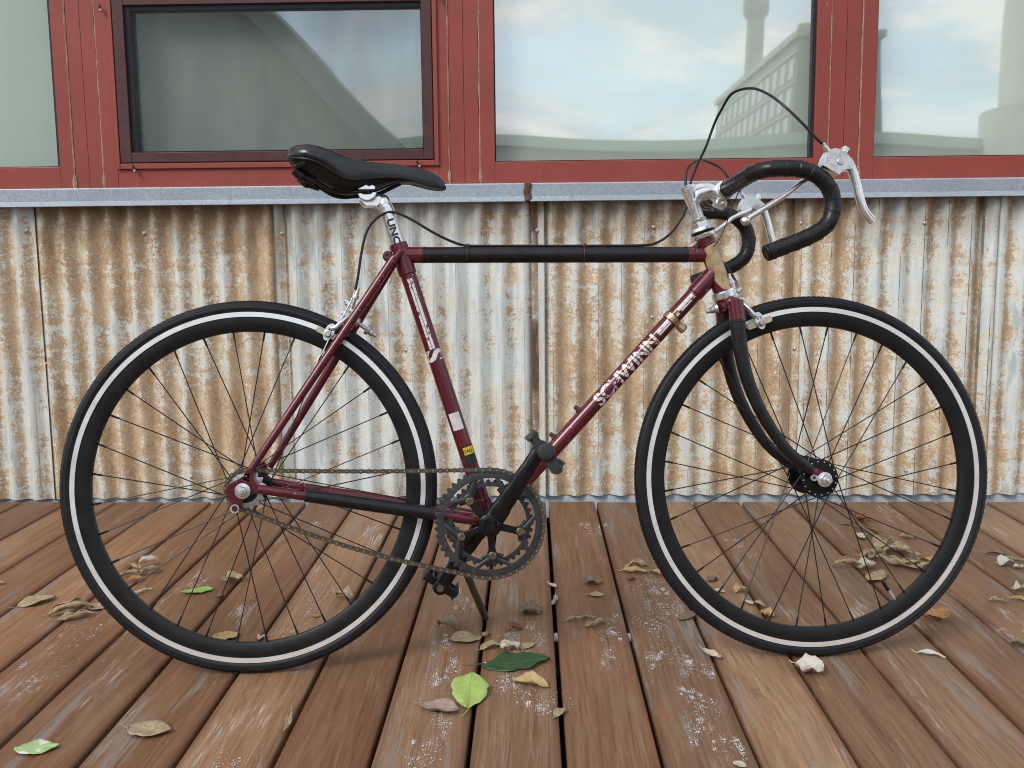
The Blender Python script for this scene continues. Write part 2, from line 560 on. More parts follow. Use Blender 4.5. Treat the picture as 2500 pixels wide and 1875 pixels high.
def wood_mat():
    m, g, p = new_mat('weathered_deck_wood')
    c = g.co()
    rn = g.rnd()
    tone = g.attr('tone')
    off = g.comb(g.m('MULTIPLY', rn, 17.), g.m('MULTIPLY', rn, 71.), g.m('MULTIPLY', rn, 29.))
    x, y, z = g.xyz(c)
    # grain wanders a little across the board
    wob = g.m('MULTIPLY', g.m('SUBTRACT', g.noise(g.add('ShaderNodeVectorMath', {0: c, 1: off}, operation='ADD').outputs[0], 1, 2, .5, 0, (4, 1.6, 1)), .5), .035)
    c2 = g.comb(g.m('ADD', x, wob), y, z)
    cr = g.add('ShaderNodeVectorMath', {0: c2, 1: off}, operation='ADD').outputs[0]
    gr1 = g.noise(cr, 1, 5, .6, .0, (75, 3.4, 20))
    gr2 = g.noise(cr, 1, 4, .8, .0, (300, 11, 60))
    dl = g.smooth(g.noise(cr, 1, 3, .6, .0, (250, 4.5, 40)), .57, .62)
    ring = g.m('SINE', g.m('MULTIPLY', g.noise(cr, 1, 2, .4, 0, (9, .55, 3)), 95.))
    big = g.noise(cr, 1, 4, .55, .2, (9, 2.0, 1))
    pat = g.noise(cr, 1, 4, .6, .4, (16, 5, 1))
    f = g.m('ADD', g.m('MULTIPLY', gr1, .24), g.m('MULTIPLY', gr2, .40))
    f = g.m('ADD', f, .08)
    f = g.m('ADD', f, g.m('MULTIPLY', ring, .025))
    f = g.m('ADD', f, g.m('MULTIPLY', big, .26))
    warm = g.ramp(f, [(.33, (.094, .041, .018)), (.45, (.184, .089, .041)), (.55, (.250, .131, .064)), (.68, (.340, .197, .107))])
    grey = g.ramp(f, [(.33, (.102, .058, .032)), (.45, (.205, .130, .075)), (.55, (.276, .184, .113)), (.68, (.372, .267, .177))])
    warm = g.mix(g.m('MULTIPLY', dl, .55), warm, (.13, .055, .025))
    grey = g.mix(g.m('MULTIPLY', dl, .45), grey, (.12, .072, .042))
    col = g.mix(g.m('ADD', g.m('MULTIPLY', tone, .75), g.m('MULTIPLY', g.m('SUBTRACT', pat, .5), 1.2), clamp=True), warm, grey)
    hv = g.m('FRACT', g.m('MULTIPLY', rn, 7.31))
    col = g.mix(1., col, g.comb(g.smooth(hv, 0, 1, .78, 1.18), g.smooth(hv, 0, 1, .74, 1.20), g.smooth(hv, 0, 1, .72, 1.20)), 'MULTIPLY')
    # stain left along the board edges
    ed = g.m('MULTIPLY', g.smooth(g.m('ABSOLUTE', x), .050, .066), g.smooth(big, .35, .6, .25, .9))
    col = g.mix(g.m('MULTIPLY', ed, .7), col, (.125, .05, .023))
    orange = g.m('MULTIPLY', g.smooth(g.noise(cr, 1, 4, .6, 0, (22, 2.5, 1)), .60, .70), .45)
    col = g.mix(orange, col, (.29, .115, .048))
    # pale worn scrapes along the grain
    z1 = g.smooth(g.noise(cr, 1, 4, .6, .3, (13, 2.8, 1)), .57, .68)
    z2 = g.smooth(g.m('ADD', g.m('MULTIPLY', gr2, .6), g.m('MULTIPLY', g.noise(cr, 1, 5, .7, 0, (170, 16, 1)), .4)), .495, .545)
    sc = g.m('MULTIPLY', g.m('MULTIPLY', z1, z2), g.attr('wear'))
    col = g.mix(g.m('MULTIPLY', sc, .85), col, (.50, .45, .39))
    # grey weather streaks
    gs = g.m('MULTIPLY', g.smooth(g.noise(cr, 1, 4, .6, .2, (26, 2.2, 1)), .57, .67), g.smooth(gr2, .36, .52))
    col = g.mix(g.m('MULTIPLY', gs, .62), col, (.24, .23, .22))
    # dark mildew
    dk = g.m('MULTIPLY', g.smooth(g.noise(cr, 1, 5, .7, .3, (24, 9, 1)), .62, .74), .5)
    col = g.mix(dk, col, (.07, .05, .04))
    kn = g.smooth(g.noise(cr, 1, 2, .4, 0, (34, 16, 1)), .79, .82)
    col = g.mix(g.m('MULTIPLY', kn, .8), col, (.045, .022, .012))
    g.put(p.inputs['Base Color'], col)
    g.put(p.inputs['Roughness'], g.smooth(f, .3, .7, .48, .68))
    p.inputs['Specular IOR Level'].default_value = .38
    g.put(p.inputs['Normal'], g.bump(g.m('ADD', g.m('MULTIPLY', gr2, .7), g.m('MULTIPLY', gr1, .6)), .35, .0016))
    return m
MAT['wood'] = wood_mat()


def leaf_mat(name, a, b, vein, rough=.6, trans=.0, spots=None):
    m, g, p = new_mat(name)
    c = g.co()
    rn = g.rnd()
    cr = g.add('ShaderNodeVectorMath', {0: c, 1: g.comb(g.m('MULTIPLY', rn, 7.), g.m('MULTIPLY', rn, 3.), 0.)}, operation='ADD').outputs[0]
    x, y, z = g.xyz(c)
    n = g.noise(cr, 90, 5, .65)
    col = g.ramp(n, [(.3, a), (.7, b)])
    # side veins: stripes that slant away from the midrib
    st = g.m('SINE', g.m('MULTIPLY', g.m('SUBTRACT', x, g.m('MULTIPLY', g.m('ABSOLUTE', y), .9)), 750.))
    col = g.mix(g.smooth(st, .75, 1., 0, .35), col, vein)
    col = g.mix(g.smooth(g.m('ABSOLUTE', y), .0006, .0014, .75, 0), col, vein)
    if spots:
        col = g.mix(g.smooth(g.noise(cr, spots[1], 3, .6), spots[2], spots[2] + .03), col, spots[0])
    g.put(p.inputs['Base Color'], col)
    p.inputs['Roughness'].default_value = rough
    p.inputs['Specular IOR Level'].default_value = .3
    g.put(p.inputs['Normal'], g.bump(g.m('ADD', n, g.m('MULTIPLY', st, .3)), .25, .0008))
    return m
brown_spot = ((.10, .06, .035), 160, .64)
LEAF = {
    'tan': leaf_mat('dry_tan_leaf', (.27, .20, .12), (.49, .39, .25), (.34, .26, .16), spots=brown_spot),
    'pale': leaf_mat('dry_pale_leaf', (.42, .37, .28), (.64, .58, .46), (.42, .36, .26), spots=brown_spot),
    'brown': leaf_mat('dry_brown_leaf', (.13, .095, .065), (.26, .20, .135), (.20, .15, .10), spots=brown_spot),
    'brownpink': leaf_mat('pinkish_brown_leaf', (.25, .175, .135), (.40, .30, .24), (.28, .19, .15)),
    'yellow': leaf_mat('dry_yellow_leaf', (.36, .25, .10), (.56, .42, .20), (.46, .33, .16), spots=brown_spot),
    'orange': leaf_mat('dry_orange_leaf', (.26, .13, .05), (.42, .24, .10), (.32, .17, .07), spots=brown_spot),
    'red': leaf_mat('dry_red_leaf', (.14, .05, .03), (.28, .11, .06), (.2, .09, .05)),
    'white': leaf_mat('bleached_leaf', (.45, .42, .36), (.62, .59, .52), (.50, .46, .38), spots=((.18, .14, .1), 200, .70)),
    'lime': leaf_mat('lime_green_leaf', (.33, .47, .12), (.43, .57, .18), (.25, .38, .09), .5, spots=((.66, .70, .62), 140, .69)),
    'green': leaf_mat('fresh_green_leaf', (.20, .36, .075), (.30, .47, .12), (.24, .38, .1), .5),
    'greenwhite': leaf_mat('green_leaf_white_end', (.28, .43, .13), (.42, .55, .26), (.5, .6, .38), .5, spots=((.62, .68, .60), 22, .52)),
    'darkgreen': leaf_mat('dark_green_leaf', (.018, .055, .022), (.035, .09, .03), (.07, .14, .05), .35, spots=((.70, .72, .74), 55, .70)),
}
MAT['twig'] = plain('dry_twig', (.27, .20, .12), .8, var=.3, vs=200)
MAT['powder'] = plain('frost_powder', (.62, .64, .67), .85, var=.1)
MAT['soil'] = plain('dark_soil', (.028, .024, .02), .95, var=.3, vs=6)

# ================================================================== ground and deck
gm = MB().grid(2, 2, lambda a, b: (-700 + 1400 * a, -700 + 1400 * b, -.45))
tag(obj('ground', gm, MAT['soil'], smooth=False), 'dark bare soil under and around the deck', kind='structure')

BOARD, X0 = .1445, .04865
deck = empty('deck')
tag(deck, 'weathered brown plank deck with dark gaps', kind='structure')
rb = random.Random(3)


def board_mesh(wd_, y0, y1, th=.036, r=.0055):
    mb = MB()
    hw = wd_ / 2
    prof = []
    for k in range(4):
        a = PI / 2 - k * PI / 6
        prof.append((hw - r + r * math.cos(a), -r + r * math.sin(a)))
    prof += [(hw, -th), (-hw, -th)]
    for k in range(4):
        a = PI - k * PI / 6
        prof.append((-hw + r + r * math.cos(a), -r + r * math.sin(a)))
    n = len(prof)
    ys = [y0, y0 + .004] + [y0 + (y1 - y0) * k / 8 for k in range(1, 8)] + [y1 - .004, y1]
    vs = []
    for i, y in enumerate(ys):
        e = 1 if 0 < i < len(ys) - 1 else 0
        for px, pz in prof:
            q = px if e else px * .975
            vs.append((q, y, pz if (e or pz < -.01) else pz - .0025))
    fs = []
    for i in range(len(ys) - 1):
        for k in range(n):
            l = (k + 1) % n
            fs.append((i * n + k, i * n + l, (i + 1) * n + l, (i + 1) * n + k))
    fs.append(tuple(range(n))); fs.append(tuple((len(ys) - 1) * n + k for k in range(n)))
    return mb.put(vs, fs)


for k in range(-24, 25):
    w_ = .1372 + rb.uniform(-.0012, .0012)
    if k in (-9, -10): w_ += .005
    o = obj('plank', board_mesh(w_, -1.4, 2.926 + rb.uniform(-.004, .003)), MAT['wood'], deck, angle=50)
    o.location = (X0 + BOARD * (k + .5) + rb.uniform(-.0008, .0008), 0, rb.uniform(-.0012, .0004))
    o.rotation_euler = (0, rb.uniform(-.006, .006), rb.uniform(-.0005, .0005))
    xm = o.location.x
    o['tone'] = min(1, max(0, .40 + .42 * xm + rb.uniform(-.34, .34)))
    o['wear'] = {-5: 1.1, -6: 1.0, -4: 1.0, 3: 1.0, 4: .9, 6: 1.0, 7: 1.2}.get(k, rb.uniform(.15, .75))
for y in (-1.2, -.6, 0, .6, 1.2, 1.8, 2.4, 2.86):
    obj('joist', MB().box2((-3.6, y - .022, -.19), (3.6, y + .022, -.0375)), MAT['dark'], deck, smooth=False)

# ================================================================== building behind the bicycle
bld = empty('building', (0, 2.976, 0), (0, -.0052, 0))
tag(bld, 'building front of rusty corrugated sheets below a row of red framed windows', 'building')
rs = random.Random(11)


def sheet(x0, x1, crest, yoff, rust, soak, score, screws=(), bleed=0.):
    """one corrugated sheet; its own origin lies on a crest"""
    a, b = x0 - crest, x1 - crest
    nx = int((b - a) / PITCH_W * 14) + 2
    zs = [0.004 + rs.uniform(-.003, .003) + (.93 - .004) * k / 10 for k in range(11)]
    mb = MB()
    for th in (0, .0016):
        vs = []
        for z in zs:
            for i in range(nx):
                x = a + (b - a) * i / (nx - 1)
                dn = noise.noise(Vector((x * 3 + crest * 7, z * 2.2, 1.3))) * .0022
                edge = min(1, (x - a) / .012, (b - x) / .012)
                vs.append((x, -.0108 * math.cos(2 * PI * x / PITCH_W) + dn + th + (1 - edge) * -.0015, z))
        mb.put(vs, [(j * nx + i, j * nx + i + 1, (j + 1) * nx + i + 1, (j + 1) * nx + i) for j in range(len(zs) - 1) for i in range(nx - 1)])
    N = nx * len(zs)
    fs = [(i, i + 1, N + i + 1, N + i) for i in range(nx - 1)]
    fs += [((j + 1) * nx, j * nx, N + j * nx, N + (j + 1) * nx) for j in range(len(zs) - 1)]
    fs += [(j * nx + nx - 1, (j + 1) * nx + nx - 1, N + (j + 1) * nx + nx - 1, N + j * nx + nx - 1) for j in range(len(zs) - 1)]
    mb.f += fs
    o = obj('corrugated_sheet', mb, MAT['sheet'], bld, angle=60, recalc=False)
    o.location = (crest, yoff, 0)
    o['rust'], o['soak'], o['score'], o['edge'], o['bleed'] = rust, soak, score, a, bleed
    for sx, sz in screws:
        x = sx - crest
        y = -.0108 * math.cos(2 * PI * x / PITCH_W)
        obj('screw', MB().lathe([(.0062, .0), (.0062, -.0012), (.0042, -.0015), (.0042, -.0045), (.0024, -.0058)], (x, y, sz), (0, 1, 0), 10), MAT['steel'], o)
    return o


C = .0096
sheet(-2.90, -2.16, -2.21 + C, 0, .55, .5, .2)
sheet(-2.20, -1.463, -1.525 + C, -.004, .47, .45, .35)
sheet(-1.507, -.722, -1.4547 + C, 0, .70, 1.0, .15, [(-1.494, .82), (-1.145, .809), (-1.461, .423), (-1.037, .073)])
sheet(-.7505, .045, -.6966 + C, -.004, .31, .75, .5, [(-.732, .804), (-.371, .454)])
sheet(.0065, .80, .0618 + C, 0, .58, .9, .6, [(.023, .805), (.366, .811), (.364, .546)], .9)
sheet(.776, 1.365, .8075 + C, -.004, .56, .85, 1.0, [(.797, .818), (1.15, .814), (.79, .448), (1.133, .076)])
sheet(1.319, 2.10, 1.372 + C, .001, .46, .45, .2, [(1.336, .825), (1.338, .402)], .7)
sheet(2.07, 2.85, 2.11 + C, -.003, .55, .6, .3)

obj('wall_core', MB().box2((-3.5, .024, -.3), (3.5, .06, .93)), MAT['galv_base'], bld, smooth=False)
obj('base_flashing', MB().box2((-3.5, .0145, -.12), (3.5, .022, .03)), MAT['galv_base'], bld, smooth=False)


def flashing(x0, x1):
    prof = [(.05, .945), (-.021, .9415), (-.0235, .938), (-.0235, .9035), (-.0400, .8890), (-.0385, .8876), (-.0215, .9012), (-.0215, .936), (.05, .9395)]
    n = len(prof)
    vs = [(x, y, z) for x in (x0, x1) for y, z in prof]
    fs = [(k, (k + 1) % n, n + (k + 1) % n, n + k) for k in range(n)] + [tuple(range(n)), tuple(range(2 * n - 1, n - 1, -1))]
    return obj('sill_flashing', MB().put(vs, fs), MAT['galv'], bld, smooth=False)


flashing(-3.5, -.0105)
flashing(.0045, 3.5)
sm = MB().grid(4, 9, lambda a, b: (-.0125 + .019 * a + .002 * math.sin(b * 9), -.0245 - .0022 * math.sin(a * PI) - (max(0, .3 - b) / .3) * .0095, .8895 + .051 * b))
so = obj('joint_sealant', sm, MAT['sealant'], bld)
so.modifiers.new('solid', 'SOLIDIFY').thickness = .003

ZT = 1.86
units = [(-3.44, -2.432), (-2.345, -1.3355), (-1.2475, -.2305), (-.140, .8665), (.956, 1.966), (2.05, 3.06)]


def ring(mb, x0, x1, z0, z1, wl_, wr_, wb_, wt_, y0, y1):
    mb.box2((x0, y0, z0), (x0 + wl_, y1, z1))
    mb.box2((x1 - wr_, y0, z0), (x1, y1, z1))
    mb.box2((x0 + wl_, y0 + .0006, z0), (x1 - wr_, y1, z0 + wb_))
    mb.box2((x0 + wl_, y0 + .0006, z1 - wt_), (x1 - wr_, y1, z1))
    return mb


def pane(parent, x0, x1, z0, z1, y):
    mb = MB().grid(14, 10, lambda a, b: (x0 + (x1 - x0) * a, y + .0012 * math.sin(a * PI) * math.sin(b * PI), z0 + (z1 - z0) * b))
    return obj('pane', mb, MAT['glass'], parent)


for i, (a, b) in enumerate(units):
    z0 = .9405
    if i == 2:                                     # the opening window that wears the insect screen
        fr = obj('window_frame', ring(MB(), a, b, z0, ZT, .042, .031, .056, .05, -.006, .05), MAT['red'], bld, smooth=False, bevel=.0018)
        X, Y = -1.2055, -.2600
        obj('moulding', ring(MB(), X, Y, .9955, ZT - .04, .0105, .0125, .0155, .02, -.0145, .03), MAT['red'], fr, smooth=False, bevel=.0015)
        obj('screen_frame', ring(MB(), -1.1925, -.2752, 1.0135, 1.486, .032, .0285, .0285, .030, -.0135, -.004), MAT['screenframe'], fr, smooth=False, bevel=.0015)
        obj('gasket_shade', ring(MB(), -1.1948, -.2728, 1.0112, 1.4885, .05, .034, .035, .044, -.0035, .028), MAT['gasket_shade'], fr, smooth=False)  # black ring stands for the sash gasket and the shade at left and top
        obj('insect_screen', MB().grid(2, 2, lambda s, t: (-1.161 + .858 * s, -.0085, 1.041 + .416 * t)), MAT['screen'], fr)
        pane(fr, -1.146, -.306, 1.045, 1.447, .020)
        obj('blind', MB().box2((-1.19, .075, .96), (-.27, .078, ZT)), MAT['blind'], fr, smooth=False)
        obj('transom', MB().box2((-1.1935, -.006, 1.4895), (-.274, .03, ZT - .06)), MAT['red'], fr, smooth=False)
        for cx, cz, ang in ((-1.222, 1.444, .5), (-.2475, 1.461, -.6), (-1.152, .9925, .9), (-.319, .9965, .9)):
            cm = MB()
            cm.tube([(cx - .011 * math.sin(ang) * .6, -.017, cz + .012), (cx, -.021, cz), (cx + .004, -.019, cz - .006)], [.0028, .0042, .003], 8)
            cl_ = obj('screen_clip', cm, MAT['black'], fr)
            obj('clip_knob', MB().lathe([(.0042, 0), (.0042, -.004), (.0028, -.006)], (cx + .003, -.0225, cz - .003), (0, 1, 0), 10), MAT['steel'], cl_)
    else:
        fr = obj('window_frame', ring(MB(), a, b, z0, ZT, .0425, .0405, .064, .06, -.006, .05), MAT['red'], bld, smooth=False, bevel=.0018)
        obj('gasket_shade', ring(MB(), a + .0425, b - .0405, z0 + .064, ZT - .06, .003, .010, .003, .003, .004, .03), MAT['gasket_shade'], fr, smooth=False)  # gasket ring; its wider right side stands for the shaded, reflected jamb
        pane(fr, a + .044, b - .045, z0 + .066, ZT - .062, .017)
        obj('blind', MB().box2((a + .03, .075, .95), (b - .03, .078, ZT)), MAT['blind'], fr, smooth=False)
for i in range(len(units) - 1):
    a, b = units[i][1], units[i + 1][0]
    m_ = (a + b) / 2
    for x0, x1, yy in ((a + .003, m_ - .0004, -.0035), (m_ + .0004, b - .003, -.0042)):
        obj('mullion_board', MB().box2((x0, yy, .9405), (x1, .05, ZT)), MAT['red'], bld, smooth=False, bevel=.001)
    for xx in (a, b):
        rr_ = random.Random(i * 7 + int(xx * 100))
        n = 40
        p = [(xx + .0003 * rr_.uniform(-3, 3), -.0035, .9405 + (ZT - .9405) * k / n) for k in range(n + 1)]
        rad = [rr_.uniform(.0022, .0034) + (.004 if k < 2 and rr_.random() < .8 else 0) for k in range(n + 1)]
        obj('caulk_bead', MB().tube(p, rad, 6), MAT['caulk'], bld)
obj('room_back', MB().box2((-3.5, .9, -.3), (3.5, .95, 2.1)), MAT['dark'], bld, smooth=False)
obj('upper_wall', MB().box2((-3.5, -.01, ZT + .002), (3.5, .95, 3.4)), MAT['red'], bld, smooth=False)
for x0 in (-3.5, 3.45):
    obj('side_wall', MB().box2((x0, .03, -.3), (x0 + .05, .9, ZT)), MAT['dark'], bld, smooth=False)

# ================================================================== what stands behind the camera and shows in the panes
MAT['olive'] = plain('pale_green_siding', (.52, .60, .53), .8, var=.06, vs=1.5)
MAT['greyroof'] = plain('grey_roof', (.36, .40, .40), .8, var=.1, vs=1)
MAT['stone'] = plain('tan_masonry', (.50, .48, .42), .85, var=.12, vs=1.2)
MAT['render'] = plain('pale_facade', (.29, .30, .28), .85, var=.08, vs=.8)
MAT['winpale'] = plain('window_blind_pale', (.62, .67, .68), .4, var=.05)
MAT['hill'] = plain('hazy_hill', (.48, .52, .55), .9, var=.1, vs=.1)

o = empty('low_building', (0, -20, 0))
tag(o, 'long low pale green building reflected along the bottom of the panes', 'building')
obj('wall', MB().box2((-14, -6, -.45), (34, 0, 3.35)), MAT['olive'], o, smooth=False)
obj('roof', MB().box2((-14.3, -6.3, 3.352), (34.3, .35, 3.62)), MAT['olive'], o, smooth=False)

o = empty('apartment_block', (11.3, -39, 0))
tag(o, 'apartment block with rows of windows reflected in the middle pane', 'building')
obj('wall', MB().box2((0, -18, -.45), (4.2, 0, 9.75)), MAT['render'], o, smooth=False)
obj('roof', MB().box2((-.15, -18.2, 9.752), (4.4, .15, 10.05)), MAT['stone'], o, smooth=False)
wm = mesh_of('window', MB().box2((-.04, -.36, -.42), (.06, .36, .42)), False)
wm.materials.append(MAT['winpale'])
wm2 = mesh_of('window', MB().box2((-.36, -.06, -.42), (.36, .04, .42)), False)
wm2.materials.append(MAT['winpale'])
for r_ in range(7):
    obj('floor_band', MB().box2((-.06, -18, 1.65 + 1.25 * r_), (0, .06, 1.78 + 1.25 * r_)), MAT['stone'], o, smooth=False)
    for c_ in range(12):
        obj('window', wm, None, o).location = (0, -.9 - 1.45 * c_, 1.1 + 1.25 * r_)
    for c_ in range(2):
        obj('window', wm2, None, o).location = (1.1 + 1.9 * c_, .02, 1.1 + 1.25 * r_)
for k, x in enumerate((1, 3)):
    obj('roof_vent', MB().cyl((x, -3, 10.05), (x, -3, 10.9), .35, 12), MAT['stone'], o)

o = empty('chimney_stack', (12.6, -54, 0))
tag(o, 'tall round chimney stack reflected in the middle pane', 'chimney')
obj('shaft', MB().lathe([(.62, -.45), (.46, 14.1)], n=24, axis=(0, 0, 1)), MAT['stone'], o)
obj('cap', MB().lathe([(.46, 13.7), (.68, 14.0), (.70, 14.7), (.5, 14.8)], n=24, axis=(0, 0, 1)), MAT['stone'], o)

o = empty('gabled_shed', (-4.3, -6.0, 0))
tag(o, 'grey gabled shed whose sloping roof edge is reflected in the screened window', 'shed')
gp = [(-4.4, -.45), (2.45, -.45), (2.45, 2.02), (-1.6, 5.6), (-4.4, 3.15)]
obj('wall', MB().plate(gp, [], 5, lambda x, y, h: (x, h - 2.5, y)), MAT['olive'], o, smooth=False)
rp = [(2.62, 1.88), (2.80, 2.00), (-1.6, 5.92), (-4.7, 3.2), (-4.6, 3.0), (-1.6, 5.63)]
obj('roof', MB().plate(rp, [], 5.6, lambda x, y, h: (x, h - 2.45, y)), MAT['greyroof'], o, smooth=False)

o = empty('round_tower', (14.7, -19.0, 0))
tag(o, 'round tan masonry tower reflected in the right hand pane', 'tower')
obj('drum', MB().lathe([(3.1, 3.0), (2.95, 12)], n=48, axis=(0, 0, 1)), MAT['stone'], o)
obj('plinth', MB().lathe([(3.9, -.45), (3.9, 2.9), (3.5, 2.92), (3.5, 4.2), (3.12, 4.25)], n=48, axis=(0, 0, 1)), MAT['stone'], o)

hm = MB().grid(60, 6, lambda a, b: (-260 + 520 * a, -95 - 60 * b, -.45 + (math.sin(b * PI) if b < 1 else 0) * (15 + 4 * noise.noise(Vector((a * 6, b, 0))) + 1.5 * noise.noise(Vector((a * 31, b, 4))))))
tag(obj('hill', hm, MAT['hill']), 'hazy low hill far behind the camera', kind='structure')

# ================================================================== bicycle (local axes: x forward, y away from the camera, z up)
bike = empty('bicycle', (-.50039, 1.70211, 0), (-.12998, 0, .07802))
tag(bike, 'maroon drop bar road bicycle with black taped tubes standing on its kickstand', 'bicycle')
HUBR = Vector((0, 0, .3334))
HUBF = Vector((1.0294, -.001, .3334))
BB = Vector((.4275, 0, .2645))
HT, HB = Vector((.832, 0, .7777)), Vector((.8655, 0, .675))     # head tube
AX = (HT - HB).normalized()
RT = .3336


def steer(delta):
    q = Matrix.Rotation(delta, 3, AX)
    return lambda p: HB + q @ (Vector(p) - HB)
ST_F, ST_B = steer(.0076), steer(.0835)
idn = lambda p: Vector(p)
UV = lambda v: (lambda x, y, h: Vector((x, v + h, y)))           # plate frame: (u, w) at lateral offset v


def lerp(a, b, t): return Vector(a) + (Vector(b) - Vector(a)) * t


# ------------------------------------------------------------------ wheels
def make_wheel(c, xf, phase, valve, drive):
    w = empty('wheel', c, parent=bike)
    T = (lambda mb: mb.xf(lambda p: xf(Vector(p) + c) - c)) if xf is not idn else (lambda mb: mb)
    # tyre: round tread above the rim edge, moulded ridge on the side wall
    prof = []
    rc, rw = .3218, .0122
    for k in range(21):
        a = R(-38) + R(256) * k / 20
        rr_ = rw * (1.0 if not 3 < k < 17 else .985)
        prof.append((rc + rr_ * math.sin(a), rw * math.cos(a) * (1.03 if k in (5, 15) else 1)))
    obj('tyre', T(MB().lathe(prof, n=144, closed=True)), MAT['tyre'], w, angle=25)
    for sgn in (-1, 1):
        rib = MB()
        for rr2, yy in ((.3262, .0118), (.3200, .0126)):
            rib.lathe([(rr2 - .0007, sgn * (yy - .0004)), (rr2, sgn * (yy + .0004)), (rr2 + .0007, sgn * (yy - .0006))], n=144, closed=True)
        obj('sidewall_rib', T(rib), MAT['tyre'], w, angle=60)
    # tread sipes: shallow slanted blocks along both shoulders
    tb = MB()
    for k in range(220):
        for sgn in (-1, 1):
            a = 2 * PI * (k + (.5 if sgn > 0 else 0)) / 220
            e = Vector((math.cos(a), 0, math.sin(a))); t = Vector((-math.sin(a), 0, math.cos(a)))
            p = e * (rc + rw * .86) + Vector((0, sgn * rw * .50, 0))
            q = e * (rc + rw * 1.0) + Vector((0, sgn * rw * .12, 0)) + t * .006
            n_ = (e * .85 + Vector((0, sgn * .5, 0))) * .0007
            d_ = t * .0016
            tb.put([p - d_ + n_, p + d_ + n_, q + d_ + n_, q - d_ + n_, p - d_, p + d_, q + d_, q - d_],
                   [(0, 1, 2, 3), (0, 4, 5, 1), (2, 6, 7, 3), (1, 5, 6, 2), (3, 7, 4, 0)])
    to = obj('tread', T(tb), MAT['tyre'], w, smooth=False)
    to['kind'] = 'stuff'
    obj('rim', T(MB().lathe([(.3130, -.0088), (.3050, -.0100), (.2960, -.0098), (.2850, -.0085), (.2795, -.0060), (.2782, 0), (.2795, .0060), (.2850, .0085), (.2960, .0098), (.3050, .0100), (.3130, .0088), (.3100, 0)], n=144, closed=True)), MAT['rim'], w, angle=40)
    for sgn in (-1, 1):
        obj('brake_track', T(MB().lathe([(.3138, sgn * .0090), (.3138, sgn * .0116), (.3053, sgn * .0116), (.3053, sgn * .0090)], n=144, closed=True)), MAT['track'], w, angle=50)
    # hub with two large flanges
    fl, fr_ = (.034, .0345) if not drive else (.031, .030)
    hb = MB().lathe([(.008, -.046), (.0095, -.044), (.0095, -fl - .003), (fr_, -fl - .002), (fr_ + .001, -fl), (fr_, -fl + .002), (.018, -fl + .004), (.0155, -.012), (.0155, .012), (.018, fl - .004), (fr_, fl - .002), (fr_ + .001, fl), (fr_, fl + .002), (.0095, fl + .003), (.0095, .044), (.008, .046)], n=40)
    obj('hub', T(hb), MAT['black'], w, angle=30)
    # holes' eyelets
    eye = MB()
    for k in range(16):
        for sgn in (-1, 1):
            a = 2 * PI * (k + (.5 if sgn > 0 else 0)) / 16 + .1
            eye.lathe([(.0016, 0), (.0016, sgn * .0012)], (math.cos(a) * (fr_ - .004), sgn * (fl + .002), math.sin(a) * (fr_ - .004)), (0, 1, 0), 6)
    eo = obj('spoke_head', T(eye), MAT['steel'], w)
    eo['kind'] = 'stuff'
    ax = MB().rod((0, -.0865, 0), (0, .0865, 0), .0048, 14)
    obj('axle', T(ax), MAT['steel'], w)
    for sgn in (-1, 1):
        y0 = sgn * (.0665 if drive else .0585)
        nm = MB().lathe([(.0135, y0), (.0135, y0 + sgn * .003), (.0118, y0 + sgn * .0034)], n=28)
        nm.lathe([(.0096, y0 + sgn * .003), (.0098, y0 + sgn * .004), (.0098, y0 + sgn * .0105), (.0086, y0 + sgn * .0125), (.0055, y0 + sgn * .0128)], n=6, a0=.3)
        obj('axle_nut', T(nm), MAT['alu'], w, angle=30)
    # 32 spokes, three-cross
    for k in range(16):
        for sgn in (-1, 1):
            hole = 2 * PI * (k + (.25 if sgn < 0 else .75)) / 16 + R(phase) - R(22.5 * .25) + (0 if sgn < 0 else 0)
            d_ = R(67.5) * (1 if k % 2 else -1)
            ra = hole + d_
            a = Vector((math.cos(hole) * (fr_ - .003), sgn * (fl + (.0022 if k % 4 < 2 else -.0022)), math.sin(hole) * (fr_ - .003)))
            b = Vector((math.cos(ra) * .2795, sgn * .002, math.sin(ra) * .2795))
            c_ = lerp(b, a, .0165 / (a - b).length)
            sp_ = MB().tube([a, c_], .00108, 6)
            sp_.tube([c_, b], [.0019, .0019], 7)
            obj('spoke', T(sp_), MAT['spoke'], w)
    if valve is not None:
        a = R(valve)
        e = Vector((math.cos(a), 0, math.sin(a)))
        vm = MB().tube([e * .281, e * .258], .0031, 10).tube([e * .258, e * .238], [.0036, .0028], 10)
        obj('valve', T(vm), MAT['steel'], w)
        obj('valve_cap', T(MB().tube([e * .2575, e * .236], [.0041, .0034], 10)), MAT['black'], w)
    return w


make_wheel(HUBR, idn, 5.4, None, True)
make_wheel(HUBF, ST_F, 4.4, -56.5, False)

# ------------------------------------------------------------------ frame
fr = empty('frame', parent=bike)
SEAT = Vector((.2705, 0, .765))
STD = (SEAT - BB).normalized()
TT0, TT1 = Vector((.276, 0, .7483)), Vector((.839, 0, .7462))
DT1 = Vector((.852, 0, .7165))
DTD = (DT1 - BB).normalized()


def part(name, mb, mat, parent=fr, **k): return obj(name, mb, MAT[mat], parent, **k)


part('top_tube', MB().tube([TT0, TT1], .0127, 28), 'paint')
part('seat_tube', MB().tube([SEAT, BB], .0143, 28), 'paint')
part('down_tube', MB().tube([DT1, BB], .0143, 28), 'paint')
part('head_tube', MB().tube([HT - AX * .004, HB + AX * .003], .0158, 32), 'paint')
part('bottom_bracket', MB().lathe([(.0185, -.034), (.0195, -.033), (.0195, .033), (.0185, .034)], BB, n=28), 'paint')
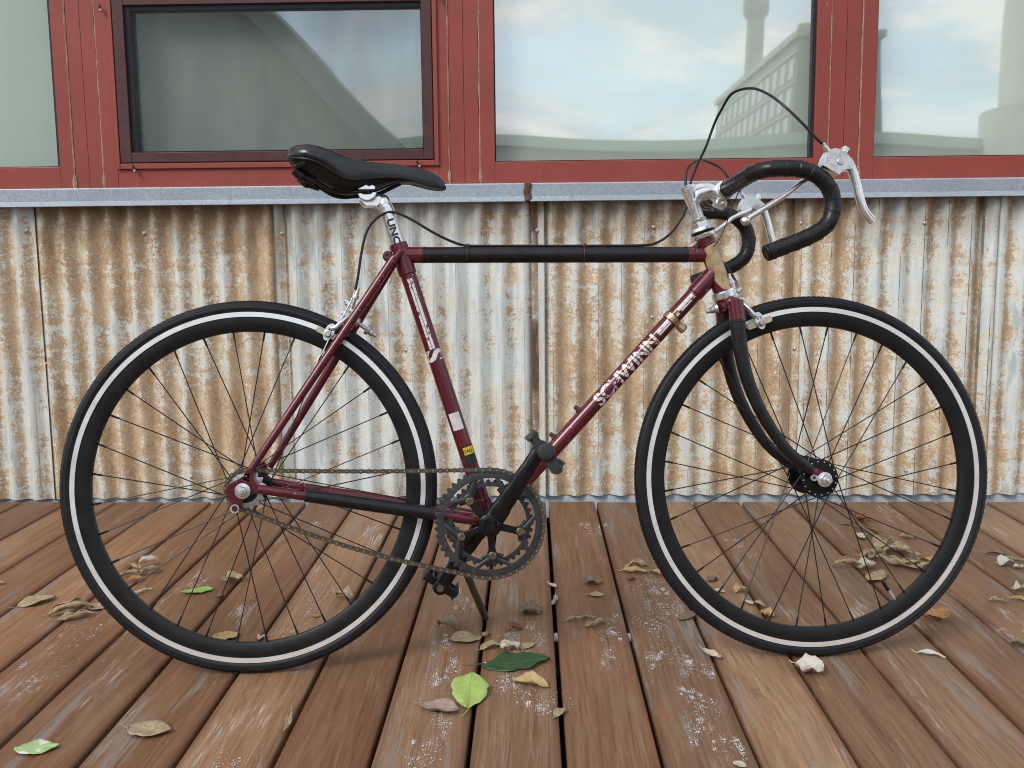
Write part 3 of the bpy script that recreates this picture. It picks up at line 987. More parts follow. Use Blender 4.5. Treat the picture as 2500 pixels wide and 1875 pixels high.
# lugs
def lug(a, b, r, name='lug'):
    a, b = Vector(a), Vector(b)
    L = (b - a).length
    return part(name, MB().lathe([(r - .0016, 0), (r, .0012), (r, L - .0016), (r - .0016, L)], a, b - a, 28), 'paint')
ttd = (TT1 - TT0).normalized()
lug(SEAT + STD * .004, SEAT - STD * .055, .0165, 'seat_lug')
lug(TT0, TT0 + ttd * .048, .0146)
lug(TT1, TT1 - ttd * .046, .0146)
lug(DT1, DT1 - DTD * .060, .0161)
lug(HT - AX * .003, HT - AX * .038, .0176)
lug(HB + AX * .040, HB + AX * .004, .0176)
lug(BB, BB + DTD * .045, .0160)
lug(BB, BB + STD * .042, .0160)
# seat binder bolt at the back of the seat lug
bc = Vector((.2515, 0, .745))
part('binder_lug', MB().tube([bc + Vector((.012, 0, .004)), bc], [.010, .0085], 14).rod(bc + Vector((0, -.0145, 0)), bc + Vector((0, .0145, 0)), .0095, 18), 'paint')
part('binder_bolt', MB().lathe([(.0068, -.0145), (.0068, -.0175), (.0058, -.0185), (.0034, -.0185), (.0032, -.0165)], bc, n=16), 'rusty')
# bare patch on the head tube's front
def patch(a, b):
    h = .006 + .082 * a
    lo = -.65 - .50 * math.sin(a * PI) + .55 * (1 - a) ** 2
    th = lo + (1.75 - lo) * b
    cpt = HB + AX * (h + .008 * math.sin(b * PI * 1.0) * (a - .5))
    f_ = Vector((0, -1, 0)); s_ = AX.cross(f_)
    s_ = s_ if s_.x > 0 else -s_
    rad = .01795
    return cpt + (f_ * math.cos(th) + s_ * math.sin(th)) * rad
part('bare_patch', MB().grid(14, 16, patch), 'patina', angle=80)

for sgn in (-1, 1):
    ss0 = Vector((.2635, sgn * .0185, .742)); ss1 = Vector((.0135, sgn * .0595, .3705)) + (Vector((.0100, 0, -.0068)) if sgn > 0 else Vector())
    part('seat_stay', MB().tube([ss0, lerp(ss0, ss1, .5), ss1], [.0078, .0078, .0064], 18), 'paint')
    part('stay_cap', MB().tube([ss0 + Vector((-.004, 0, -.010)), ss0 + Vector((.012, -sgn * .001, .012))], [.0088, .0055], 14), 'paint')
    cs0 = Vector((.405, sgn * .027, .270)); cs1 = Vector((.0245, sgn * .0595, .3355))
    cs = lerp(cs1, cs0, .5) + Vector((0, -sgn * .002, 0))
    part('chain_stay', MB().tube([cs0, cs, cs1], [.0108, .0108, .0078], 18), 'paint')
    if sgn < 0:
        part('chain_stay_tape', MB().tube([lerp(cs1, cs, .42), cs, lerp(cs, cs0, .60)], [.0110, .0122, .0126], 22), 'tape')
    # dropout plate
    oc = [(-.0311, .3364), (-.027, .3445), (-.0183, .3500), (.0005, .3590), (.0030, .3680), (.0135, .3755), (.0195, .3665), (.0180, .3560), (.0215, .3470), (.0290, .3415), (.0300, .3290), (.0175, .3270), (.0090, .3235), (-.0010, .3150), (-.0062, .3060), (-.0068, .2985), (-.0130, .2935), (-.0205, .2960), (-.0225, .3025), (-.0200, .3120), (-.0262, .3200), (-.0310, .3280)]
    h1 = [(.0045, .3605), (.0120, .3480), (.0050, .3500), (-.0010, .3525)]
    part('dropout', MB().plate(oc, [h1], .0055, UV(sgn * .0600)), 'paint', bevel=.0012)
part('hanger_eye', MB().lathe([(.0052, -.0645), (.0078, -.0645), (.0078, -.0560), (.0052, -.0560)], (-.0148, 0, .3025), n=18, closed=True), 'steel')
part('stay_bridge', MB().tube([(.176, -.033, .606), (.176, .033, .606)], .0065, 14), 'paint')
part('chain_stay_bridge', MB().tube([(.336, -.032, .284), (.336, .032, .284)], .0065, 14), 'paint')
part('bracket', MB().box((.098, -.048, .338), (.010, .014, .014)), 'paint', bevel=.002)

# taped top tube (black) with faint overlaps
tp = []
rad = []
a0, a1 = TT0 + ttd * .038, TT1 - ttd * .040
for k in range(49):
    tp.append(lerp(a0, a1, k / 48)); rad.append(.0143 + (.00022 if k % 8 else .0006))
part('top_tube_tape', MB().tube(tp, rad, 28), 'tape')
# water bottle studs and lever clamp on the down tube
def on_dt(t, off): 
    nrm = Vector((-DTD.z, 0, DTD.x))
    return BB + DTD * t + nrm * off
Ld = (DT1 - BB).length
for t in (.192, .259):
    part('bottle_stud', MB().rod(on_dt(t, .012), on_dt(t, .0245), .0042, 12).rod(on_dt(t, .012), on_dt(t, .0165), .0062, 12), 'rusty')
cb = on_dt(Ld - .122, 0)
part('shift_clamp', MB().lathe([(.0146, -.006), (.0168, -.0055), (.0168, .0055), (.0146, .006)], cb, DTD, 28), 'copper')
cn = cb + Vector((.0165, -.004, -.0165))
part('clamp_boss', MB().rod(cn + Vector((-.006, 0, .006)), cn + Vector((.006, -.002, -.006)), .0075, 14).rod(cn + Vector((.004, -.008, .002)), cn + Vector((.004, .008, .002)), .006, 14), 'copper')
for t in (.118, .331, .537):
    q = TT0 + ttd * t
    part('cable_tie', MB().tube([q + Vector((0, math.cos(a) * .0155, math.sin(a) * .0155 + .0018)) for a in [2 * PI * k / 20 for k in range(20)]], .0013, 6, closed=True).box(q + Vector((.002, -.010, .0165)), (.005, .004, .005)), 'zip')


# ------------------------------------------------------------------ decals
def text_mesh(body, size, bold=0., shear=0.):
    cu = bpy.data.curves.new('tmp', 'FONT')
    cu.body = body; cu.size = size; cu.offset = bold; cu.shear = shear
    cu.align_x = 'CENTER'; cu.resolution_u = 4
    o = bpy.data.objects.new('tmp', cu)
    COL.objects.link(o)
    bpy.context.view_layer.update()
    dg = bpy.context.evaluated_depsgraph_get()
    me = bpy.data.meshes.new_from_object(o.evaluated_get(dg))
    bpy.data.objects.remove(o); bpy.data.curves.remove(cu)
    return me


def tube_decal(name, src, A, D, rad, parent, mat, roll=0., flip=False, width=None, split=None, ylim=None, stretch=1.0):
    """wrap a flat mesh (or list of rectangles) round a tube; x runs along D, y round the tube, facing the camera"""
    bm = bmesh.new()
    if isinstance(src, bpy.types.Mesh):
        bm.from_mesh(src)
    else:
        for x0, y0, x1, y1 in src:
            bm.faces.new([bm.verts.new((x, y, 0)) for x, y in ((x0, y0), (x1, y0), (x1, y1), (x0, y1))])
    xs = [v.co.x for v in bm.verts]; ys = [v.co.y for v in bm.verts]
    cx, cy = (min(xs) + max(xs)) / 2, (min(ys) + max(ys)) / 2
    if not isinstance(src, bpy.types.Mesh): cx = cy = 0
    k = (width / (max(xs) - min(xs))) if width else 1
    for v in bm.verts: v.co = ((v.co.x - cx) * k, (v.co.y - cy) * k * stretch, 0)
    y0, y1 = min(v.co.y for v in bm.verts), max(v.co.y for v in bm.verts)
    for q in range(1, 12):
        bmesh.ops.bisect_plane(bm, geom=bm.verts[:] + bm.edges[:] + bm.faces[:], plane_co=(0, y0 + (y1 - y0) * q / 12, 0), plane_no=(0, 1, 0))
    if split:
        for lo, hi in split:
            for yy in (lo, hi):
                bmesh.ops.bisect_plane(bm, geom=bm.verts[:] + bm.edges[:] + bm.faces[:], plane_co=(0, yy, 0), plane_no=(0, 1, 0))
            bmesh.ops.delete(bm, geom=[f for f in bm.faces if lo < f.calc_center_median().y < hi], context='FACES')
    D = Vector(D).normalized()
    e1 = Vector((0, -1, 0))
    e2 = D.cross(e1) * (-1)
    e2 = e1.cross(D) if False else e2
    if flip: e2 = -e2
    for v in bm.verts:
        th = v.co.y / rad + roll
        v.co = Vector(A) + D * v.co.x + (e1 * math.cos(th) + e2 * math.sin(th)) * (rad + .0004)
    me = bpy.data.meshes.new(name)
    bm.to_mesh(me); bm.free()
    o = obj(name, me, MAT[mat], parent)
    me.polygons.foreach_set('use_smooth', [True] * len(me.polygons))
    return o


# the sense of "up" round each tube: for a tube that climbs forward the letters' tops point up and back
tube_decal('down_tube_lettering', text_mesh('SCHWINN', .03, .0010), BB + DTD * .371, DTD, .0143, fr, 'decal', width=.160, stretch=1.05, split=[(-.0042, -.0028), (.0030, .0038)])
st_ = Ld - .122
tube_decal('down_tube_stripe', [(.459, -.0030, st_ - .008, .0000), (.459, .0010, st_ - .008, .0072), (st_ + .008, -.0030, Ld - .064, .0000), (st_ + .008, .0010, Ld - .064, .0072)], BB, DTD, .0143, fr, 'decal')
SD = -STD
Lz = (SEAT - BB).length
tube_decal('seat_tube_stripe', [(.064, -.0048, .197, -.0006), (.064, .0004, .197, .0052)], SEAT, SD, .0143, fr, 'decal')
tube_decal('seat_tube_emblem', text_mesh('S', .03, .001), SEAT + SD * .209, SD, .0143, fr, 'decal', width=.022, stretch=1.1)
tube_decal('white_sticker', [(-.016, -.0105, .016, .0100)], SEAT + SD * .334, SD, .0143, fr, 'whitesticker')
tube_decal('black_sticker', [(-.016, -.0100, .019, .0130)], SEAT + SD * .397, SD, .0143, fr, 'blacksticker', roll=.25)
tube_decal('yellow_sticker', [(-.013, -.0082, .001, .0115)], SEAT + SD * .397, SD, .0146, fr, 'yellow', roll=.25)
lm = text_mesh('CAU', .0105, .0002)
def ring_text(me, A, D, rad, roll, name, mat, width):
    """letters that read round the tube instead of along it"""
    xs = [v.co.x for v in me.vertices]; ys = [v.co.y for v in me.vertices]
    cx, cy = (min(xs) + max(xs)) / 2, (min(ys) + max(ys)) / 2
    k = width / (max(xs) - min(xs))
    bm = bmesh.new(); bm.from_mesh(me)
    for q in range(1, 10):
        bmesh.ops.bisect_plane(bm, geom=bm.verts[:] + bm.edges[:] + bm.faces[:], plane_co=(min(xs) + (max(xs) - min(xs)) * q / 10, 0, 0), plane_no=(1, 0, 0))
    D = Vector(D).normalized(); e1 = Vector((0, -1, 0)); e2 = D.cross(e1)
    for v in bm.verts:
        th = (v.co.x - cx) * k / rad + roll
        v.co = Vector(A) - D * ((v.co.y - cy) * k) + (e1 * math.cos(th) - e2 * math.sin(th) * (1 if (-e2).x > 0 else -1)) * (rad + .0004)
    m2 = bpy.data.meshes.new(name); bm.to_mesh(m2); bm.free()
    return obj(name, m2, MAT[mat], fr)
ring_text(lm, SEAT + SD * .3915, SD, .0149, .2, 'sticker_lettering', 'textdark', .016)
ring_text(text_mesh('SCH', .01, .0002), SEAT + SD * .449, SD, .0143, .1, 'small_lettering', 'decal', .014)

# ------------------------------------------------------------------ fork and head set
fk = empty('fork', parent=bike)
def fpart(name, mb, mat, **k): return obj(name, mb.xf(ST_F), MAT[mat], fk, **k)
cr_ = MB().box((.8738, 0, .6530), (.031, .090, .024), Matrix.Rotation(R(18), 3, 'Y'))
fpart('fork_crown', cr_, 'paint', bevel=.009, angle=60)
fpart('crown_race', MB().tube([(.8755, 0, .645), (.8660, 0, .673)], [.0180, .0190], 24), 'paint')
for sgn in (-1, 1):
    fpart('crown_socket', MB().tube([(.8755, sgn * .0435, .6580), (.8795, sgn * .0442, .6200)], [.0138, .0145], 20), 'paint')
for sgn in (-1, 1):
    bl_ = spline([(.8790, sgn * .0440, .6320), (.8800, sgn * .0450, .6000), (.8900, sgn * .0470, .5315), (.9145, sgn * .0490, .4644), (.9555, sgn * .0505, .3975), (.9960, sgn * .0520, .3590), (1.0160, sgn * .0530, .3445)], 8)
    n = len(bl_)
    rr_ = []
    for i in range(n):
        t = i / (n - 1)
        rr_.append((.0138 - .0062 * t) * (1.0 + (.035 if i % 3 == 0 else 0)))
    fpart('fork_blade', MB().tube(bl_, [k * .92 for k in rr_], 18), 'paint')
    fpart('blade_tape', MB().tube(bl_[2:-3], [k + .0006 for k in rr_[2:-3]], 20), 'tape', angle=60)
    tip = Vector((HUBF.x, sgn * .0555, HUBF.z))
    oc = [(1.0160, .3535), (1.0250, .3500), (1.0400, .3400), (1.0430, .3310), (1.0390, .3225), (1.0300, .3205), (1.0235, .3255), (1.0200, .3310), (1.0120, .3300), (1.0060, .3345), (1.0070, .3420), (1.0130, .3440)]
    fpart('fork_end', MB().plate(oc, [], .005, UV(sgn * .0548)), 'paint', bevel=.001)
    fpart('fender_eye', MB().lathe([(.0030, sgn * .0515), (.0060, sgn * .0515), (.0060, sgn * .0585), (.0030, sgn * .0585)], (1.0115, 0, .3365), n=14, closed=True), 'steel')
hs = empty('headset', parent=bike)
def ring_h(name, base, prof, mat, n=28): return obj(name, MB().lathe(prof, base, AX, n), MAT[mat], hs, angle=30)
ring_h('lower_cup', HB - AX * .006, [(.0165, -.006), (.0215, -.004), (.0222, .001), (.0222, .006), (.0195, .009), (.0170, .0095)], 'alu')
ring_h('upper_cup', HT - AX * .002, [(.0170, 0), (.0205, .001), (.0222, .004), (.0222, .009), (.0190, .010)], 'alu')
ring_h('rubber_seal', HT + AX * .0085, [(.0222, 0), (.0228, .0012), (.0228, .0028), (.0215, .004)], 'black')
ring_h('lock_ring', HT + AX * .0125, [(.0215, 0), (.0220, .001), (.0205, .006), (.0170, .0065)], 'alu')
ring_h('lock_nut', HT + AX * .019, [(.0165, 0), (.0172, .001), (.0172, .0085), (.0160, .0100), (.0125, .0105)], 'alu', 6)
ring_h('collar', HT + AX * .0295, [(.0135, 0), (.0140, .001), (.0140, .006), (.0125, .007)], 'steel')
# cable hanger wire between the lever and the head set
# ------------------------------------------------------------------ stem and handlebar
stm = empty('stem', parent=bike)
def spart(name, mb, mat, **k): return obj(name, mb.xf(ST_B), MAT[mat], stm, **k)
q0 = HT + AX * .030
q1 = HT + AX * .098
BAR = Vector((.866, 0, .862))
sm_ = MB().tube([q0, q0 + AX * .03, q0 + AX * .05, q1], [.0108, .0112, .0135, .0150], 24)
sm_.tube(spline([q1 - AX * .030 + Vector((0, 0, 0)), q1 - AX * .018 + Vector((.012, 0, .002)), lerp(q1, BAR, .62) + Vector((0, 0, -.003)), BAR + Vector((-.010, 0, 0))], 6), [.0130] * 5 + [.0135] * 7 + [.0130] * 7, 20)
sm_.tube(spline([q1 - AX * .004 + Vector((.004, 0, -.004)), lerp(q1, BAR, .5) + Vector((0, 0, .003)), BAR + Vector((-.008, 0, .002))], 6), .0115, 20)
spart('stem_body', sm_, 'alu', angle=60)
spart('bar_clamp', MB().lathe([(.0150, -.0200), (.0178, -.0185), (.0178, .0185), (.0150, .0200)], BAR, n=28), 'alu')
spart('clamp_ear', MB().box((.8620, 0, .8395), (.022, .022, .013), Matrix.Rotation(.35, 3, 'Y')), 'alu', bevel=.003)
spart('clamp_bolt', MB().rod((.866, -.017, .8395), (.866, .017, .8395), .0045, 12), 'steel')
spart('stem_bolt', MB().lathe([(.0075, 0), (.0075, .0025), (.0045, .003)], q1, AX, 18), 'alu')
spart('stem_slot', MB().lathe([(.0152, 0), (.0155, .0005), (.0155, .0012), (.0152, .0016)], q1 - AX * .006, AX, 24), 'alu')

hbr = empty('handlebar', parent=bike)
def hpart(name, mb, mat, par=None, **k): return obj(name, mb.xf(ST_B), MAT[mat], par or hbr, **k)
half = [(.866, .020, .862), (.866, .060, .862), (.866, .120, .862), (.8675, .152, .862), (.878, .177, .862), (.902, .1885, .862), (.938, .190, .8605), (.9655, .190, .850), (.9835, .190, .8325), (.9907, .190, .8125), (.9905, .190, .7935), (.9830, .190, .7730), (.9655, .190, .7575), (.9380, .190, .7440), (.9080, .190, .7330), (.8750, .190, .7205)]
hpart('bar', MB().tube([(.866, -.055, .862), (.866, .055, .862)], .0122, 20), 'alu')
for sgn in (-1, 1):
    pth = spline([(x, sgn * y, z) for x, y, z in half], 8)
    # wrapped tape: every turn overlaps the next
    dense = []
    for a, b in zip(pth[:-1], pth[1:]):
        for j in range(3): dense.append(lerp(a, b, j / 3))
    dense.append(pth[-1])
    # arc length
    L = [0]
    for a, b in zip(dense[:-1], dense[1:]): L.append(L[-1] + (b - a).length)
    rad = []
    for l in L:
        ph = (l % .0215) / .0215
        rad.append(.0137 + .0008 * (1 - ph) + (.0004 if ph < .1 else 0))
    st0 = next(i for i, l in enumerate(L) if l > .012)
    hpart('bar_tape', MB().tube(dense[st0:], rad[st0:], 22), 'tape', angle=28)
    e = dense[-1]; dd = (dense[-1] - dense[-3]).normalized()
    hpart('end_plug', MB().lathe([(.0118, 0), (.0138, .0012), (.0132, .0035), (.0100, .0048), (.0085, .0040)], e, dd, 22), 'plastic')
    hpart('tape_finish', MB().lathe([(.0136, -.003), (.0146, -.0028), (.0146, .0028), (.0136, .003)], dense[st0], dense[st0 + 1] - dense[st0], 22), 'plastic')

    # brake lever: hood body, blade, extension lever
    lv = empty('brake_lever', parent=bike)
    hv = sgn * .190
    oc = [(.9700, .8655), (.9745, .8800), (.9815, .8915), (.9900, .8945), (.9985, .8935), (1.0075, .8905), (1.0150, .8830), (1.0255, .8670), (1.0215, .8610), (1.0080, .8590), (.9975, .8500), (.9870, .8560), (.9760, .8620)]
    hpart('lever_hood', MB().plate(oc, [], .024, UV(hv)), 'alu', lv, bevel=.005, angle=60)
    hpart('lever_pivot', MB().rod((1.0000, hv - .0142, .8720), (1.0000, hv + .0142, .8720), .0060, 18), 'steel', lv)
    bp = spline([(1.0040, hv, .8870), (1.0185, hv, .8760), (1.0270, hv, .8575), (1.0335, hv, .8350), (1.0385, hv, .8120), (1.0460, hv, .7915), (1.0605, hv, .7735)], 6)
    n = len(bp)
    hpart('lever_blade', MB().tube(bp, [.0085 - .0030 * (i / (n - 1)) if i > 2 else .0095 for i in range(n)], 14, flat=1.15, ref=(0, 1, 0)), 'alu', lv)
    hpart('blade_groove', MB().tube([p + Vector((.0035, -.003, .002)) for p in bp[5:-1]], .0036, 8), 'alu', lv)
    hpart('quick_release', MB().rod((1.0110, hv - .010, .8905), (1.0110, hv + .010, .8905), .0052, 12).box((1.0150, hv, .8960), (.010, .014, .006), Matrix.Rotation(.6, 3, 'Y')), 'alu', lv, bevel=.001)
    iv = sgn * .166
    ep = [(.9980, sgn * .173, .8700), (.9800, sgn * .168, .8605), (.9640, iv, .8530), (.9480, iv, .8455), (.9366, iv, .8360), (.9076, iv, .8160), (.8748, iv, .7960), (.8500, iv, .7805)]
    hpart('extension_lever', MB().tube(spline(ep, 4), [.0058] * 9 + [.0048] * 20, 12, flat=.9, ref=(0, 1, 0)), 'alu', lv)
    hpart('extension_end', MB().lathe([(.0045, 0), (.0072, .004), (.0078, .008), (.0060, .0125), (.002, .014)], (.8520, iv, .7818), (-.83, 0, -.55), 14), 'alu', lv)
    hpart('extension_screw', MB().lathe([(.0085, 0), (.0092, -sgn * .002), (.0080, -sgn * .0045), (.004, -sgn * .0052)], (1.0000, sgn * .1665, .8700), (0, 1, 0), 18).box((1.0, sgn * .1610, .8700), (.011, .0015, .0022)).box((1.0, sgn * .1610, .8700), (.0022, .0015, .011)), 'steel', lv)
    hpart('cable_stop', MB().rod((.9870, hv, .8900), (.9790, hv, .9010), .0042, 12).rod((.9815, hv, .8975), (.9760, hv, .9055), .0032, 12), 'alu', lv)

# ------------------------------------------------------------------ cables
def cable(path, r=.0024, k=8, name='brake_cable', n=10): return obj(name, MB().tube(spline(path, k), r, n), MAT['cable'], bike)
B_ = ST_B
cable([B_((.9780, -.190, .9025)), B_((.9629, -.190, .9151)), B_((.9414, -.185, .9410)), B_((.9140, -.170, .9760)), B_((.8990, -.135, 1.0060)), B_((.8860, -.098, 1.0250)), B_((.8660, -.065, 1.0255)), B_((.8580, -.030, 1.0060)), B_((.8551, 0, .9892)), B_((.8420, .012, .9490)), B_((.8290, .024, .9180)), B_((.8170, .032, .8830)), (.8115, .032, .8560), (.8030, .030, .8300), (.7900, .022, .8090), (.7700, .012, .7860), (.7443, .004, .7695), (.7150, .001, .7640), (.60, 0, .7635), (.4746, 0, .7640), (.4200, 0, .7642), (.3883, -.001, .7655), (.3597, -.004, .7750), (.3292, -.010, .7900), (.2989, -.012, .8083), (.2685, -.012, .8227), (.2482, -.012, .8227), (.2277, -.012, .8085), (.2132, -.012, .7861), (.2046, -.012, .7515), (.1980, -.012, .7107), (.1925, -.012, .6850)])
cable([B_((.9790, .190, .9010)), B_((.9680, .188, .9130)), B_((.9450, .175, .9300)), B_((.9100, .130, .9400)), B_((.8617, .090, .9440)), B_((.8380, .055, .9330)), B_((.8180, .040, .9180)), B_((.8100, .036, .9000)), B_((.8110, .034, .8700)), B_((.8220, .030, .8300)), B_((.8420, .030, .7900)), (.8700, .028, .7400), (.8930, .024, .7050), (.8970, .018, .6880)])
obj('loose_wire', MB().tube(spline([B_(p) for p in ((.8640, -.018, .8800), (.8560, -.030, .8650), (.8620, -.034, .8450), (.8760, -.032, .8330), (.8890, -.028, .8600), (.8860, -.026, .8500), (.8760, -.028, .8300), (.8600, -.030, .7900), (.8460, -.030, .7650), (.8390, -.026, .7560))], 6), .0009, 6), MAT['cable'], bike)

# ------------------------------------------------------------------ seat post and saddle
sp = empty('seatpost', parent=bike)
P0 = SEAT - STD * .02
P1 = SEAT + STD * .067
obj('post_tube', MB().tube(spline([P0, SEAT + STD * .03, P1, P1 + STD * .010 + Vector((-.003, 0, 0)), Vector((.2440, 0, .8460)), Vector((.2250, 0, .8445)), Vector((.2060, 0, .8440))], 6), [.0133] * 14 + [.0134, .0136, .0130, .0132, .0133, .0133, .0132, .013, .0128, .0126, .0124, .0122, .0120, .0118, .0116, .0112, .0108, .0104, .0100, .0095, .0088, .0075, .005], 22), MAT['alu'], sp, angle=60)
obj('post_head', MB().plate([(.1995, .8535), (.2020, .8420), (.2080, .8355), (.2380, .8345), (.2440, .8400), (.2450, .8520), (.2330, .8555), (.2230, .8500), (.2100, .8500)], [], .026, UV(0)), MAT['alu'], sp, bevel=.004, angle=60)
obj('lower_clamp', MB().plate([(.1995, .8570), (.2030, .8480), (.2100, .8440), (.2230, .8440), (.2310, .8490), (.2335, .8580), (.2270, .8590), (.2230, .8550), (.2100, .8550), (.2060, .8590)], [], .046, UV(0)), MAT['alu'], sp, bevel=.0015)
obj('upper_clamp', MB().plate([(.1985, .8620), (.2010, .8690), (.2060, .8715), (.2100, .8690), (.2150, .8725), (.2200, .8690), (.2260, .8715), (.2310, .8690), (.2320, .8620)], [], .050, UV(0)), MAT['alu'], sp, bevel=.0015)
tube_decal('post_lettering', text_mesh('UNO', .03, .0012), SEAT + STD * .024, -STD, .0134, sp, 'textdark', width=.050, stretch=.80)
def ring_marks(): 
    b = MB()
    for k in range(16): 
        q = SEAT + STD * (.006 + .0035 * k)
        b.box(q + Vector((-.0090, -.0090, -.003)), (.0016, .0008, .0007), Matrix.Rotation(.3, 3, 'Y'))
    return b
gm_ = obj('height_marks', ring_marks(), MAT['textdark'], sp, smooth=False)

sd = empty('saddle', parent=bike)
TOP = [(.0772, .9190), (.0800, .9275), (.0850, .9331), (.0966, .9382), (.1169, .9397), (.1371, .9372), (.1573, .9321), (.1856, .9229), (.2100, .9168), (.2385, .9143), (.2691, .9116), (.2998, .9065), (.3202, .9020), (.3407, .8941), (.3529, .8838), (.3564, .8755)]
LOW = [(.0772, .9150), (.0839, .9130), (.1038, .9095), (.1248, .9060), (.1449, .8977), (.1640, .8855), (.1788, .8780), (.1919, .8764), (.2206, .8810), (.2603, .8854), (.2903, .8819), (.3104, .8764), (.3305, .8707), (.3487, .8681), (.3564, .8700)]
HALF = [(.0772, .030), (.0800, .042), (.0850, .053), (.0966, .064), (.1169, .072), (.1371, .071), (.1573, .064), (.1856, .047), (.2100, .035), (.2385, .027), (.2691, .024), (.2998, .0225), (.3202, .021), (.3407, .018), (.3529, .0125), (.3564, .006)]
def itp(tab, u): return float(np.interp(u, [a for a, b in tab], [b for a, b in tab]))
us = [.0772, .0785, .081, .085, .091, .099, .108, .118, .129, .14, .15, .16, .17, .18, .19, .2, .212, .225, .24, .255, .27, .285, .3, .312, .324, .335, .344, .350, .3540, .3560]
NS = 27
def sad(i, j, shrink=0.):
    u = us[i]
    t_, l_, h_ = itp(TOP, u), itp(LOW, u), itp(HALF, u)
    s_ = -1 + 2 * j / (NS - 1)
    a = abs(s_)
    # flat top that rolls over into the side skirt
    if a < .62:
        y = h_ * .86 * (a / .62); drop = (a / .62) ** 2.4 * .16
    else:
        k = (a - .62) / .38
        y = h_ * (.86 + .14 * math.sin(min(1, k * 1.25) * PI / 2)) - h_ * .05 * max(0, k - .75) * 4
        drop = .16 + .84 * k ** 1.15
    dip = -.003 * math.exp(-((a / .3) ** 2)) * (1 if .09 < u < .2 else .3)
    z = t_ + dip * 0 - (t_ - l_) * drop
    return Vector((u, math.copysign(y, s_) if s_ else 0, z))
mb = MB()
vs = [sad(i, j) for i in range(len(us)) for j in range(NS)]
fs = [(i * NS + j, i * NS + j + 1, (i + 1) * NS + j + 1, (i + 1) * NS + j) for i in range(len(us) - 1) for j in range(NS - 1)]
fs.append(tuple(range(NS))); fs.append(tuple((len(us) - 1) * NS + j for j in range(NS)))
mb.put(vs, fs)
obj('saddle_cover', mb, MAT['leather'], sd, angle=70)
for j in (0, NS - 1):
    edge = [sad(i, j) for i in range(len(us))]
    obj('edge_piping', MB().tube(edge, .0022, 8), MAT['plastic'], sd)
# base shell under the cover
BOT = [(.081, .911), (.088, .903), (.097, .894), (.116, .888), (.136, .877), (.152, .868), (.166, .8575), (.185, .8565), (.205, .862), (.235, .872), (.260, .879), (.300, .877), (.335, .868), (.356, .869)]
bs = MB()
vs = []
for i in range(2, len(us)):
    u = us[i]
    h_ = itp(HALF, u) * .95; l_ = itp(LOW, u); z_ = min(itp(BOT, u), l_ - .002)
    vs += [Vector((u, -h_, l_ + .004)), Vector((u, -h_ * .86, (l_ + z_) / 2)), Vector((u, -h_ * .6, z_)), Vector((u, 0, z_ + .002)), Vector((u, h_ * .6, z_)), Vector((u, h_ * .86, (l_ + z_) / 2)), Vector((u, h_, l_ + .004))]
m_ = len(vs) // 7
bs.put(vs, [(i * 7 + j, i * 7 + j + 1, i * 7 + j + 8, i * 7 + j + 7) for i in range(m_ - 1) for j in range(6)])
obj('saddle_base', bs, MAT['plastic'], sd, angle=60)
obj('rear_bumper', MB().tube(spline([(.118, -.058, .904), (.099, -.044, .9010), (.094, -.018, .8990), (.094, .018, .8990), (.099, .044, .9010), (.118, .058, .904)], 5), .0065, 12).tube(spline([(.092, -.032, .8960), (.106, -.030, .884), (.126, -.027, .876)], 5), [.010] * 6 + [.007] * 5, 12).tube(spline([(.092, .032, .8960), (.106, .030, .884), (.126, .027, .876)], 5), [.010] * 6 + [.007] * 5, 12), MAT['plastic'], sd)
for sgn in (-1, 1):
    rp_ = [(.104, sgn * .030, .893), (.125, sgn * .028, .878), (.148, sgn * .025, .863), (.168, sgn * .0225, .8575), (.190, sgn * .022, .8585), (.215, sgn * .022, .8600), (.235, sgn * .021, .8635), (.258, sgn * .018, .8735), (.282, sgn * .013, .8835), (.300, sgn * .009, .886)]
    obj('saddle_rail', MB().tube(spline(rp_, 5), .0037, 12), MAT['black'], sd)

# ------------------------------------------------------------------ crank set, pedals, chain
ck = empty('crankset', parent=bike)
def kpart(name, mb, mat, **k): return obj(name, mb, MAT[mat], ck, **k)


def toothed(n, r_in, r_root, r_tip, v, th, ph, tabs=None):
    mb = MB()
    m = n * 6
    prof = [0, 0, .55, 1, 1, .55]
    ang = [2 * PI * k / m + ph for k in range(m)]
    ro = [r_root + (r_tip - r_root) * prof[k % 6] for k in range(m)]
    vs = []
    for a, r_ in zip(ang, ro):
        for (rad_, y) in ((r_in, -th / 2), (r_root - .003, -th / 2), (r_, -th * .22), (r_, th * .22), (r_root - .003, th / 2), (r_in, th / 2)):
            vs.append(BB + Vector((math.cos(a) * rad_, v + y, math.sin(a) * rad_)))
    fs = []
    for k in range(m):
        l = (k + 1) % m
        for j in range(6):
            i = (j + 1) % 6
            fs.append((k * 6 + j, k * 6 + i, l * 6 + i, l * 6 + j))
    return mb.put(vs, fs)


